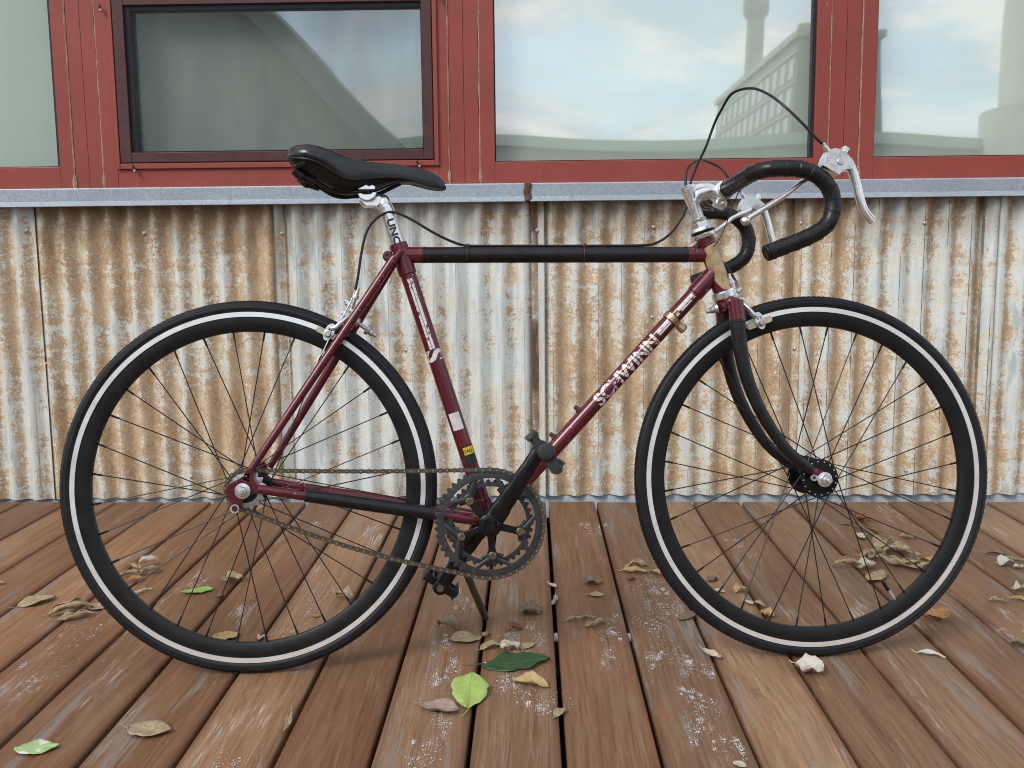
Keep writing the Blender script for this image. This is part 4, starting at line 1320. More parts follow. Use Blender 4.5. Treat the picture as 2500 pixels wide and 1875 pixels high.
A0 = R(58)
def pol(r_, a): return (BB.x + r_ * math.cos(a), BB.z + r_ * math.sin(a))
kpart('outer_chainring', toothed(48, .0815, .0932, .0985, -.0462, .0036, 0), 'ring', angle=30)
kpart('inner_chainring', toothed(39, .0660, .0735, .0785, -.0385, .0034, .05), 'ring', angle=30)
for k in range(5):
    a = A0 + k * 2 * PI / 5
    # forked tab of the outer ring: two curved struts that meet at the bolt
    for s_ in (-1, 1):
        pts = [pol(.0560, a), pol(.0625, a + s_ * R(6)), pol(.0705, a + s_ * R(14)), pol(.0800, a + s_ * R(21)), pol(.0850, a + s_ * R(24))]
        kpart('ring_strut', MB().tube(spline([(x, -.0462, z) for x, z in pts], 4), [.0045] * 4 + [.0040] * 13, 10, flat=.42, ref=(0, 1, 0)), 'ring')
        pts = [pol(.0545, a), pol(.0590, a + s_ * R(9)), pol(.0650, a + s_ * R(17))]
        kpart('ring_strut', MB().tube(spline([(x, -.0385, z) for x, z in pts], 4), .0050, 10, flat=.34, ref=(0, 1, 0)), 'ring')
    bx_, bz_ = pol(.0545, a)
    kpart('ring_boss', MB().lathe([(.0090, -.0490), (.0090, -.0360)], (bx_, 0, bz_), n=18), 'ring')
    kpart('ring_bolt', MB().lathe([(.0068, -.0492), (.0068, -.0592), (.0058, -.0600), (.0034, -.0600), (.0030, -.0580)], (bx_, 0, bz_), n=16), 'brass')
    if k:
        sp0 = [pol(.010, a + .55), pol(.022, a + .30), pol(.040, a + .155), pol(.0500, a + .135), pol(.0560, a), pol(.0500, a - .135), pol(.040, a - .155), pol(.022, a - .30), pol(.010, a - .55)]
        kpart('spider_arm', MB().plate(sp0, [], .0075, lambda x, y, h: Vector((x, -.0545 + h + .0015 * min(1, (Vector((x, y)) - Vector((BB.x, BB.z))).length / .05), y))), 'black', bevel=.002)
kpart('crank_boss', MB().lathe([(.0215, -.0440), (.0215, -.0600), (.0200, -.0660), (.0160, -.0680)], BB, n=32), 'black')
kpart('crank_bolt', MB().lathe([(.0150, -.0680), (.0152, -.0700), (.0140, -.0712), (.0118, -.0712), (.0112, -.0690)], BB, n=28), 'black')
kpart('crank_bolt_head', MB().lathe([(.0108, -.0685), (.0108, -.0705), (.0098, -.0715)], BB, n=6, a0=.2), 'black')
CR = .163
CA = R(56)


def arm(sgn, ang):
    e = Vector((math.cos(ang), 0, math.sin(ang)))
    v0, v1 = (-.060, -.073) if sgn < 0 else (.055, .070)
    pts = [BB + Vector((0, v0, 0)) - e * .006, BB + e * .02 + Vector((0, v0, 0)), BB + e * .06 + Vector((0, lerp((v0,) * 3, (v1,) * 3, .4).x, 0)), BB + e * .11 + Vector((0, lerp((v0,) * 3, (v1,) * 3, .85).x, 0)), BB + e * CR + Vector((0, v1, 0)), BB + e * (CR + .010) + Vector((0, v1, 0))]
    b = MB().tube(spline(pts, 5), [.0195] * 4 + [.0180] * 4 + [.0160] * 4 + [.0142] * 4 + [.0132] * 4 + [.0128] * 5 + [.0105], 20, flat=.52, ref=(0, 1, 0))
    b.rod(BB + e * CR + Vector((0, v1 - .0075, 0)), BB + e * CR + Vector((0, v1 + .0075, 0)), .0135, 20)
    return b, BB + e * CR + Vector((0, v1, 0))


b, PE = arm(-1, CA)
kpart('crank_arm', b, 'black', angle=60)
b, PE2 = arm(1, CA + PI)
kpart('crank_arm', b, 'black', angle=60)
kpart('pedal_eye', MB().lathe([(.0070, -.0100), (.0070, -.0080)], PE2 - Vector((0, 0, 0)), n=16), 'brass')
kpart('spindle', MB().tube([BB + Vector((0, -.05, 0)), BB + Vector((0, .06, 0))], .0085, 16), 'steel')


def pedal(c, sgn, rot):
    pd = empty('pedal', parent=bike)
    q = Matrix.Rotation(rot, 3, 'Y')
    T = lambda mb: mb.xf(lambda p: c + q @ Vector(p))
    y0, y1 = sgn * .012, sgn * .098
    obj('pedal_body', T(MB().lathe([(.0085, y0), (.0115, y0 + sgn * .006), (.0115, y1 - sgn * .012), (.0135, y1 - sgn * .010), (.0135, y1)], n=24)), MAT['plastic'], pd)
    obj('end_cap', T(MB().lathe([(.0150, y1 - sgn * .004), (.0152, y1 + sgn * .002), (.0120, y1 + sgn * .0055), (.006, y1 + sgn * .0065)], n=28)), MAT['grip'], pd)
    # outer end plate with the swept tips
    oc = [(-.0395, .0120), (-.0365, .0010), (-.0250, -.0085), (-.0110, -.0125), (.0030, -.0155), (.0200, -.0150), (.0330, -.0180), (.0410, -.0100), (.0430, .0010), (.0370, .0075), (.0250, .0085), (.0120, .0165), (-.0030, .0175), (-.0170, .0120), (-.0270, .0125), (-.0330, .0180)]
    obj('end_plate', T(MB().plate(oc, [], .0075, lambda x, y, h: Vector((x, y1 - sgn * .006 + h, y * .78 - .003)))), MAT['grip'], pd, bevel=.0014)
    for x in (-.034, .034):
        cg = [(y0 + sgn * .006, -.011), (y1, -.011), (y1, .011)] + [(y1 - sgn * (.008 * k), .011 if k % 2 else .0065) for k in range(1, 10)] + [(y0 + sgn * .006, .011)]
        obj('cage_plate', T(MB().plate(cg, [], .003, lambda a_, b_, h: Vector((x + h, a_, b_)))), MAT['grip'], pd)
    obj('inner_plate', T(MB().box((0, y0 + sgn * .008, 0), (.070, .006, .016))), MAT['plastic'], pd, bevel=.002)
    for x in (-.018, .018):
        obj('crossbar', T(MB().tube([(x, y0 + sgn * .006, 0), (x, y1 - sgn * .006, 0)], .004, 8)), MAT['plastic'], pd)
    obj('pedal_axle', T(MB().rod((0, -sgn * .006, 0), (0, y0 + sgn * .004, 0), .0075, 14)), MAT['steel'], pd)
    obj('reflector', T(MB().box((.0405, (y0 + y1) / 2, 0), (.004, .05, .014))), MAT['alu'], pd, bevel=.001)
    return pd


pedal(PE, -1, R(49))
pedal(PE2, 1, R(35))

# rear sprocket
sk = MB()
m = 17 * 6
vs = []
prof = [0, 0, .55, 1, 1, .55]
for k in range(m):
    a = 2 * PI * k / m
    r_ = .0312 + .0055 * prof[k % 6]
    for rad_, y in ((.019, -.0018), (.0290, -.0018), (r_, -.0006), (r_, .0006), (.0290, .0018), (.019, .0018)):
        vs.append(HUBR + Vector((math.cos(a) * rad_, -.0455 + y, math.sin(a) * rad_)))
sk.put(vs, [(k * 6 + j, k * 6 + (j + 1) % 6, ((k + 1) % m) * 6 + (j + 1) % 6, ((k + 1) % m) * 6 + j) for k in range(m) for j in range(6)])
obj('sprocket', sk, MAT['steel'], bike, angle=30)
obj('freewheel_body', MB().lathe([(.0225, -.0480), (.0235, -.0470), (.0235, -.0360), (.0190, -.0350)], HUBR, n=32), MAT['black'], bike)

# chain: a closed loop of single links
def loop():
    r0, r1 = .0341, .0963
    c0, c1 = Vector((0, .3334)), Vector((BB.x, BB.z))
    d_ = c1 - c0
    L = d_.length
    th = math.atan2(d_.y, d_.x)
    al = math.acos((r0 - r1) / L)
    pts = []
    # top run, left to right
    t0 = c0 + Vector((math.cos(th + al), math.sin(th + al))) * r0
    t1 = c1 + Vector((math.cos(th + al), math.sin(th + al))) * r1
    for k in range(60): pts.append(t0.lerp(t1, k / 60) - Vector((0, .0025 * math.sin(PI * k / 60))))
    a = th + al
    e = 2 * (PI - 0) - 2 * (PI - al) if False else None
    # round the chainring clockwise to the lower tangent
    a_end = th - al
    sweep = a - a_end
    for k in range(160): 
        q = a - sweep * k / 160
        pts.append(c1 + Vector((math.cos(q), math.sin(q))) * r1)
    b0 = c1 + Vector((math.cos(a_end), math.sin(a_end))) * r1
    b1 = c0 + Vector((math.cos(a_end), math.sin(a_end))) * r0
    for k in range(60): pts.append(b0.lerp(b1, k / 60) - Vector((0, .0125 * math.sin(PI * k / 60))))
    sw2 = 2 * PI - sweep
    for k in range(80):
        q = a_end - sw2 * k / 80
        pts.append(c0 + Vector((math.cos(q), math.sin(q))) * r0)
    return pts
pts = loop()
seg = [(pts[(i + 1) % len(pts)] - pts[i]).length for i in range(len(pts))]
tot = sum(seg)
NL = 2 * round(tot / .0126 / 2)
step = tot / NL
cum = np.concatenate([[0], np.cumsum(seg)])
pxs = np.array([p.x for p in pts] + [pts[0].x]); pzs = np.array([p.y for p in pts] + [pts[0].y])
nodes = [Vector((float(np.interp(k * step, cum, pxs)), float(np.interp(k * step, cum, pzs)))) for k in range(NL)]
pea = []
for k in range(9):
    a = R(130) - R(260) * k / 8
    pea.append((step / 2 + .0041 * math.cos(a), .0041 * math.sin(a)))
for k in range(9):
    a = R(310) - R(260) * k / 8
    pea.append((-step / 2 + .0041 * math.cos(a), .0041 * math.sin(a)))
def link_mesh(yo):
    mb = MB()
    for y in (-yo, yo):
        mb.plate(pea, [], .0010, lambda x, z, h: Vector((x, y + h, z)))
    mb.lathe([(.0036, -yo + .0006), (.0036, yo - .0006)], (step / 2, 0, 0), n=8)
    return mesh_of('link', mb, True, 30)
lm_ = [link_mesh(.0026), link_mesh(.0038)]
pin = MB()
for x in (-step / 2, step / 2): pin.lathe([(.0017, -.0049), (.0019, -.0046), (.0019, .0046), (.0017, .0049)], (x, 0, 0), n=8)
lm_[1] = None
mb = MB()
for y in (-.0038, .0038):
    mb.plate(pea, [], .0010, lambda x, z, h: Vector((x, y + h, z)))
for x in (-step / 2, step / 2): mb.lathe([(.0015, -.0052), (.0019, -.0048), (.0019, .0048), (.0015, .0052)], (x, 0, 0), n=8)
lm_[1] = mesh_of('link', mb, True, 30)
for q in lm_: q.materials.append(MAT['chain'])
lm_[1].materials.append(MAT['rivet'])
npea = 2 * (2 * 1)  # keep the rivets a touch brighter than the plates
for p_ in lm_[1].polygons:
    if max(abs(lm_[1].vertices[i].co.y) for i in p_.vertices) > .0047 and len(p_.vertices) != 3: p_.material_index = 1
chn = empty('chain', (0, 0, 0), parent=bike)
for k in range(NL):
    a, b = nodes[k], nodes[(k + 1) % NL]
    o = obj('link', lm_[k % 2], None, chn)
    mid = (a + b) / 2
    o.location = (mid.x, -.0458, mid.y)
    o.rotation_euler = (0, -math.atan2(b.y - a.y, b.x - a.x), 0)

# ------------------------------------------------------------------ brakes
def caliper(xf, piv, fwd_, upv, padc, tang, padmat):
    """side-pull caliper: bolt through the frame, two arms that curve round the tyre, one pad each side"""
    br = empty('brake_caliper', parent=bike)
    def bp_(name, mb, mat, **k): return obj(name, mb.xf(xf), MAT[mat], br, **k)
    F_, U_ = Vector(fwd_).normalized(), Vector(upv).normalized()
    P_ = Vector(piv)
    pc = Vector(padc); tg = Vector(tang).normalized()
    dn = Vector((tg.z, 0, -tg.x))
    if dn.dot(U_) > 0: dn = -dn
    bp_('pivot_bolt', MB().rod(P_ - F_ * .052, P_ + F_ * .020, .0038, 12), 'steel')
    bp_('bolt_nut', MB().lathe([(.0078, 0), (.0082, .001), (.0082, .0065), (.0070, .0075)], P_ + F_ * .010, F_, 6), 'alu', angle=30)
    bp_('bolt_nut', MB().lathe([(.0060, 0), (.0060, .004), (.0040, .0065)], P_ + F_ * .0165, F_, 14), 'alu')
    bp_('rear_nut', MB().lathe([(.0095, 0), (.0100, .001), (.0088, .0060), (.0062, .0075), (.0062, .0135), (.0042, .0150), (.0038, .021)], P_ - F_ * .030, -F_, 14), 'steel')
    bp_('spacer', MB().lathe([(.0075, -.012), (.0085, -.010), (.0085, -.002)], P_, F_, 16), 'steel')
    for sgn in (-1, 1):
        y = Vector((0, sgn, 0))
        q = pc - P_
        o1 = P_ + U_ * .004 + F_ * (.002 if sgn < 0 else .006)
        path = [o1 - y * .012 + U_ * .010, o1 - y * .002 + U_ * .003, o1 + y * .016 + U_ * .002, P_ + y * .030 + q * .32 + F_ * .004, P_ + y * .034 + q * .70, pc + y * .032 - dn * .008]
        bp_('brake_arm', MB().tube(spline(path, 5), [.0058] * 6 + [.0062] * 5 + [.0055] * 5 + [.0060] * 10, 12, flat=.75, ref=F_), 'alu', angle=60)
        # slotted foot that carries the pad
        ex, ey = -dn, tg
        def fr2(x, z, h): return pc + ex * x + ey * z + y * (.0305 + h)
        oval = [(.0145 * math.cos(a) * 1.15 + .0, .0088 * math.sin(a)) for a in [2 * PI * k / 20 for k in range(20)]]
        slot = [(.0085 * math.cos(a) + .003, .0036 * math.sin(a)) for a in [2 * PI * k / 14 for k in range(14)]]
        bp_('arm_foot', MB().plate(oval, [slot], .006, fr2), 'alu', bevel=.0012)
        c2 = pc - ex * .004
        bp_('pad_bolt', MB().lathe([(.0075, .033), (.0075, .036), (.0056, .0365), (.0056, .041), (.0042, .043)], c2, y, 12), 'steel')
        bp_('pad_holder', MB().plate([(-.0235, -.0055), (.0235, -.0055), (.0255, .0), (.0235, .0055), (-.0235, .0055), (-.0255, 0)], [], .010, lambda x, z, h: c2 + tg * x + ex * z + y * (.0225 + h)), padmat, bevel=.0015)
        bp_('brake_pad', MB().box(c2 + y * .0155, (.046, .006, .009), Matrix((tg, Vector((0, 1, 0)), Vector((-tg.z, 0, tg.x)))).transposed()), 'plastic', bevel=.001)
    # cable arms above
    bp_('cable_arm', MB().tube(spline([P_ + U_ * .004 + F_ * .004, P_ + U_ * .018 + F_ * .006 - Vector((0, .008, 0)), P_ + U_ * .034 + F_ * .006 - Vector((0, .010, 0))], 5), [.0058] * 6 + [.0048] * 5, 12, flat=.7, ref=F_), 'alu')
    bp_('adjuster', MB().lathe([(.0050, 0), (.0062, .001), (.0062, .006), (.0042, .0065), (.0042, .012), (.0030, .0125), (.0030, .020)], P_ + U_ * .034 + F_ * .006 - Vector((0, .010, 0)), U_, 14), 'alu')
    bp_('anchor_bolt', MB().rod(P_ + U_ * .020 + F_ * .004 + Vector((0, .006, 0)), P_ + U_ * .020 + F_ * .026 + Vector((0, .006, 0)), .0042, 12).lathe([(.0068, .012), (.0068, .018)], P_ + U_ * .020 + F_ * .004 + Vector((0, .006, 0)), F_, 6), 'alu')
    bp_('return_spring', MB().tube(spline([P_ + Vector((0, -.006, .004)) - F_ * .002, P_ + Vector((0, -.020, .000)), P_ + Vector((0, -.028, 0)) + (pc - P_) * .5, P_ + Vector((0, -.030, 0)) + (pc - P_) * .72], 5), .0012, 6), 'steel')
    return br


ra = math.atan2(.6065 - .3334, .149)
caliper(idn, (.1865, 0, .6330), (-.80, 0, .60), (.30, 0, .95), (.1480, 0, .6085), (-math.sin(ra), 0, math.cos(ra)), 'pad')
fa = math.atan2(.622 - .3334, .9235 - 1.0294)
caliper(ST_F, (.8830, 0, .6560), (.95, 0, .30), (-.28, 0, .96), (.9235, 0, .6215), (-math.sin(fa), 0, math.cos(fa)), 'gold')
# inner wire of the rear brake with its crimped end
obj('inner_wire', MB().tube(spline([(.1915, -.012, .684), (.1870, -.012, .670), (.172, -.018, .640), (.152, -.030, .606), (.1385, -.034, .578), (.1295, -.034, .5635)], 5), .0009, 6).tube([(.1305, -.034, .566), (.1270, -.034, .559)], .0017, 8), MAT['alu'], bike)

# ------------------------------------------------------------------ kickstand
kp = empty('kickstand', parent=bike)
obj('stand_leg', MB().tube(spline([(.3560, .020, .2560), (.3640, .034, .2350), (.3860, .110, .1500), (.4247, .2310, .0340), (.4262, .2345, .0295)], 6), [.0075] * 8 + [.0072] * 14 + [.0065, .006, .005], 12, flat=.8, ref=(0, 1, 0)), MAT['stand'], kp)
obj('stand_clamp', MB().box((.356, .0, .272), (.034, .050, .006)).box((.356, .0, .2470), (.034, .044, .006)).rod((.356, 0, .232), (.356, 0, .282), .0055, 12), MAT['stand'], kp, bevel=.0015)

# ================================================================== fallen leaves, twigs and white powder on the deck
# x, y, length, direction, width ratio, form, colour, label
LEAVES = [
    (-1.0683, 2.0568, 0.0806, 0.774, 0.76, 'flat', 'tan', 'dry tan leaf with split tip lying left of the rear wheel'),
    (-0.9638, 1.9937, 0.0771, 0.575, 0.46, 'roll', 'tan', 'rolled tan leaf left of the rear tyre, upper one of the crossed pair'),
    (-0.9392, 1.9602, 0.0572, 0.571, 0.37, 'roll', 'tan', 'narrow rolled tan leaf under the crossed pair left of the rear tyre'),
    (-0.9242, 2.0251, 0.0511, 0.242, 1.1, 'flat', 'tan', 'broad tan leaf touching the left side of the rear tyre'),
    (-0.945, 2.2878, 0.0364, -0.611, 0.51, 'roll', 'tan', 'curled brown leaf at the upper left of the pile behind the rear spokes'),
    (-0.9323, 2.2268, 0.0452, 0.618, 0.45, 'roll', 'tan', 'rolled leaf at the left of the pile behind the rear spokes'),
    (-0.9179, 2.3068, 0.0435, 0.505, 0.54, 'roll', 'pale', 'curled leaf at the top right of the pile behind the rear spokes'),
    (-0.8955, 2.248, 0.0474, 0.668, 0.5, 'roll', 'tan', 'rolled leaf at the lower right of the pile behind the rear spokes'),
    (-0.9078, 2.1914, 0.0309, 0.143, 1.1, 'flat', 'orange', 'small orange leaf under the pile behind the rear spokes'),
    (-0.8646, 2.1194, 0.0471, 0.872, 0.17, 'roll', 'pale', 'pale thin twig leaning at the lower left rim of the rear wheel'),
    (-0.7413, 2.1238, 0.0697, 0.469, 0.63, 'flat', 'green', 'slender green leaf seen through the rear wheel spokes'),
    (-0.6824, 2.1896, 0.0446, 0.695, 0.61, 'crumple', 'tan', 'crumpled tan leaf beside a deck gap behind the rear spokes'),
    (-0.678, 2.085, 0.0197, 0.588, 0.65, 'crumple', 'brown', 'tiny brown leaf scrap in the gap behind the rear spokes'),
    (-0.5981, 1.8617, 0.0556, 0.493, 1.1, 'flat', 'yellow', 'yellowish tan leaf behind the bottom of the rear rim'),
    (-0.5251, 1.8579, 0.0197, 1.052, 0.57, 'crumple', 'pale', 'small pale leaf scrap in the gap at the bottom of the rear rim'),
    (-0.603, 1.4781, 0.0734, -0.166, 0.94, 'flat', 'tan', 'large dry tan leaf with ragged edge at the front left of the deck'),
    (-0.7535, 1.4199, 0.0644, 0.229, 0.79, 'flat', 'greenwhite', 'green leaf with a whitish end in the front left corner'),
    (-1.2073, 2.176, 0.0111, 0.54, 0.93, 'crumple', 'tan', 'tan leaf scrap at the left border of the picture'),
    (-0.3901, 1.5055, 0.0669, -1.509, 0.2, 'flat', 'tan', 'tan leaf edge standing in the gap right of the large front left leaf'),
    (-0.4066, 2.0834, 0.0413, -0.479, 0.61, 'crumple', 'tan', 'crumpled tan leaf behind the right bottom of the rear tyre'),
    (-0.377, 2.0554, 0.0185, 1.05, 0.45, 'flat', 'green', 'tiny green leaf tip beside the rear tyre'),
    (-0.4459, 1.9768, 0.0172, -0.366, 1.1, 'flat', 'orange', 'small orange oval leaf near the powder behind the rear spokes'),
    (-0.1647, 1.904, 0.0456, -0.438, 0.83, 'crumple', 'brown', 'dark crumpled leaf left of the kickstand foot'),
    (-0.1276, 1.8541, 0.0591, 0.197, 1.1, 'flat', 'tan', 'broad tan leaf with pointed corner in front of the kickstand'),
    (-0.0928, 1.8644, 0.0334, 0.92, 0.37, 'roll', 'tan', 'small rolled leaf over the gap in front of the kickstand'),
    (-0.0762, 1.8133, 0.0421, 0.555, 0.44, 'boat', 'tan', 'boat shaped curled leaf just above the dark green leaf'),
    (-0.0409, 1.8041, 0.0373, 0.405, 0.63, 'crumple', 'pale', 'crumpled pinkish leaf above the middle of the dark green leaf'),
    (-0.0091, 1.8199, 0.0411, 0.764, 0.7, 'flat', 'tan', 'tan leaf above the right half of the dark green leaf'),
    (-0.029, 1.7375, 0.1314, 0.22, 0.46, 'flat', 'darkgreen', 'large dark green leaf with wavy edge and white specks'),
    (-0.0033, 1.6504, 0.0618, -0.423, 0.41, 'boat', 'yellow', 'curved yellowish leaf just below the dark green leaf'),
    (-0.1055, 1.6191, 0.1376, 1.571, 0.50, 'flat', 'lime', 'bright lime green leaf lying pale side up in front of the pedals'),
    (-0.1519, 1.5533, 0.0633, -0.388, 0.52, 'boat', 'brownpink', 'pinkish brown curled leaf left of the lime leaf'),
    (-0.0019, 1.9975, 0.0461, -0.088, 0.9, 'crumple', 'brown', 'crumpled brown leaf with long stem right of the kickstand'),
    (-0.0352, 1.8994, 0.0314, 0.185, 0.59, 'crumple', 'red', 'small reddish leaf in the white powder right of the kickstand'),
    (0.0476, 2.1629, 0.0262, -0.983, 0.46, 'boat', 'pale', 'pale curled leaf caught in the gap right of the chainring'),
    (0.0498, 2.0642, 0.0508, 1.406, 0.21, 'roll', 'pale', 'thin leaf slipped into the gap right of the chainring'),
    (0.0453, 1.5423, 0.0326, 1.064, 0.43, 'boat', 'tan', 'tan leaf standing in the gap right of the lime leaf'),
    (0.1406, 2.1829, 0.0365, -0.291, 1.01, 'crumple', 'brown', 'grey brown wet leaf on the board between the wheels'),
    (0.1425, 2.1043, 0.0339, -0.114, 0.91, 'flat', 'tan', 'small tan leaf below the wet leaf between the wheels'),
    (0.1006, 1.9535, 0.0554, 0.128, 0.22, 'roll', 'tan', 'stick like rolled leaf on the board right of the crank'),
    (0.1297, 1.9287, 0.0452, 0.602, 0.39, 'roll', 'tan', 'rolled tan leaf beside the stick like leaf right of the crank'),
    (0.242, 2.262, 0.053, -0.154, 0.45, 'roll', 'yellow', 'rolled yellow leaf left of the front tyre, lower one of the pair'),
    (0.2511, 2.3049, 0.0478, 0.0, 0.45, 'roll', 'tan', 'curled tan leaf left of the front tyre, upper one of the pair'),
    (0.2933, 2.2485, 0.042, -0.695, 0.41, 'boat', 'yellow', 'curled yellow leaf touching the left side of the front tyre'),
    (0.2288, 2.2098, 0.0184, 0.291, 0.87, 'crumple', 'red', 'small dark red scrap left of the front tyre'),
    (0.3199, 1.9786, 0.056, 0.898, 0.64, 'flat', 'brown', 'wedge shaped grey brown leaf at the lower left of the front tyre'),
    (0.4122, 2.2025, 0.028, 0.719, 0.73, 'crumple', 'brown', 'curled brown leaf inside the left of the front wheel'),
    (0.4122, 2.1276, 0.0259, -0.405, 0.55, 'boat', 'pale', 'pale leaf at the left inner rim of the front wheel'),
    (0.4606, 2.1278, 0.0306, 0.339, 0.64, 'crumple', 'yellow', 'curled yellow leaf below the left spokes of the front wheel'),
    (0.4635, 2.0556, 0.0228, -1.043, 0.53, 'boat', 'pale', 'small pale leaf beside the gap inside the front wheel'),
    (0.4824, 2.0489, 0.0316, -1.026, 0.36, 'boat', 'tan', 'tan leaf wedged in the gap inside the front wheel'),
    (0.4864, 1.9859, 0.0315, -0.983, 0.55, 'crumple', 'yellow', 'bright yellow scrap at the lower inner rim of the front wheel'),
    (0.3348, 1.777, 0.0461, -1.086, 0.34, 'boat', 'pale', 'pale leaf hanging in the gap below the front tyre'),
    (0.3053, 1.3822, 0.0231, -0.817, 0.87, 'flat', 'pale', 'pale leaf cut by the bottom border of the picture'),
    (0.8606, 2.6696, 0.0293, -0.366, 0.72, 'flat', 'brown', 'small dark brown leaf at the tip of the dry twig'),
    (0.9198, 2.7125, 0.0444, -0.896, 0.54, 'crumple', 'red', 'red leaf bent over the twig behind the front wheel'),
    (0.7463, 2.2895, 0.0471, 0.0, 0.38, 'roll', 'tan', 'rolled tan leaf at the left end of the pile behind the front wheel'),
    (0.7894, 2.2898, 0.0361, 0.512, 0.81, 'crumple', 'pale', 'crumpled grey leaf in the pile behind the front wheel'),
    (0.8302, 2.3672, 0.0481, 1.088, 0.37, 'roll', 'tan', 'curled leaf standing at the top of the pile behind the front wheel'),
    (0.7928, 2.2301, 0.0769, 0.93, 0.55, 'flat', 'tan', 'broad tan leaf with square end in front of the pile behind the front wheel'),
    (0.853, 2.3222, 0.0597, -0.927, 0.31, 'roll', 'tan', 'rolled leaf in the middle of the pile behind the front wheel'),
    (0.9003, 2.3867, 0.0512, -0.499, 0.41, 'roll', 'tan', 'rolled leaf along the top of the pile behind the front wheel'),
    (0.8892, 2.2972, 0.0568, -0.983, 0.32, 'boat', 'tan', 'curled leaf at the right of the pile behind the front wheel'),
    (0.9344, 2.3799, 0.0245, -0.844, 0.47, 'boat', 'tan', 'small curled leaf above the right of the pile behind the front wheel'),
    (0.9536, 2.3438, 0.0276, -0.333, 0.43, 'roll', 'yellow', 'rolled leaf next to the inner right rim of the front wheel'),
    (0.9296, 2.2994, 0.0348, 0.438, 0.42, 'roll', 'tan', 'curled leaf touching the inner right rim of the front wheel'),
    (0.9812, 2.5355, 0.0431, -0.306, 0.36, 'roll', 'tan', 'rolled leaf lying apart at the upper right inside the front wheel'),
    (0.8185, 1.9577, 0.0556, -0.423, 0.63, 'crumple', 'orange', 'orange brown crumpled leaf right of the front tyre'),
    (0.7415, 1.7816, 0.0439, -0.495, 0.29, 'boat', 'white', 'small white seed pod on the deck right of the front tyre'),
    (0.4962, 1.7085, 0.0475, -0.719, 1.03, 'crumple', 'white', 'whitish crumpled leaf in front of the front tyre'),
    (1.1429, 2.399, 0.0424, -0.264, 0.36, 'boat', 'brown', 'thin dark leaf at the right border behind the front tyre'),
    (1.1274, 2.3155, 0.0342, 0.175, 0.89, 'crumple', 'white', 'whitish crumpled leaf at the right border of the picture'),
    (1.1489, 2.2938, 0.0244, 0.37, 0.71, 'crumple', 'pale', 'pale crumpled leaf at the far right border'),
    (0.9961, 2.0666, 0.0337, -0.322, 0.43, 'roll', 'tan', 'rolled tan leaf near the right border, apart from the others'),
    (1.0742, 2.1402, 0.0238, 0.234, 1.03, 'crumple', 'pale', 'crumpled grey leaf at the right border of the picture'),
    (1.0417, 2.0746, 0.0306, -0.657, 0.44, 'roll', 'yellow', 'yellow rolled leaf at the right border of the picture'),
    (0.9243, 1.8296, 0.0246, -0.504, 1.08, 'crumple', 'brown', 'fuzzy brown leaf clump at the right border over a gap'),
]


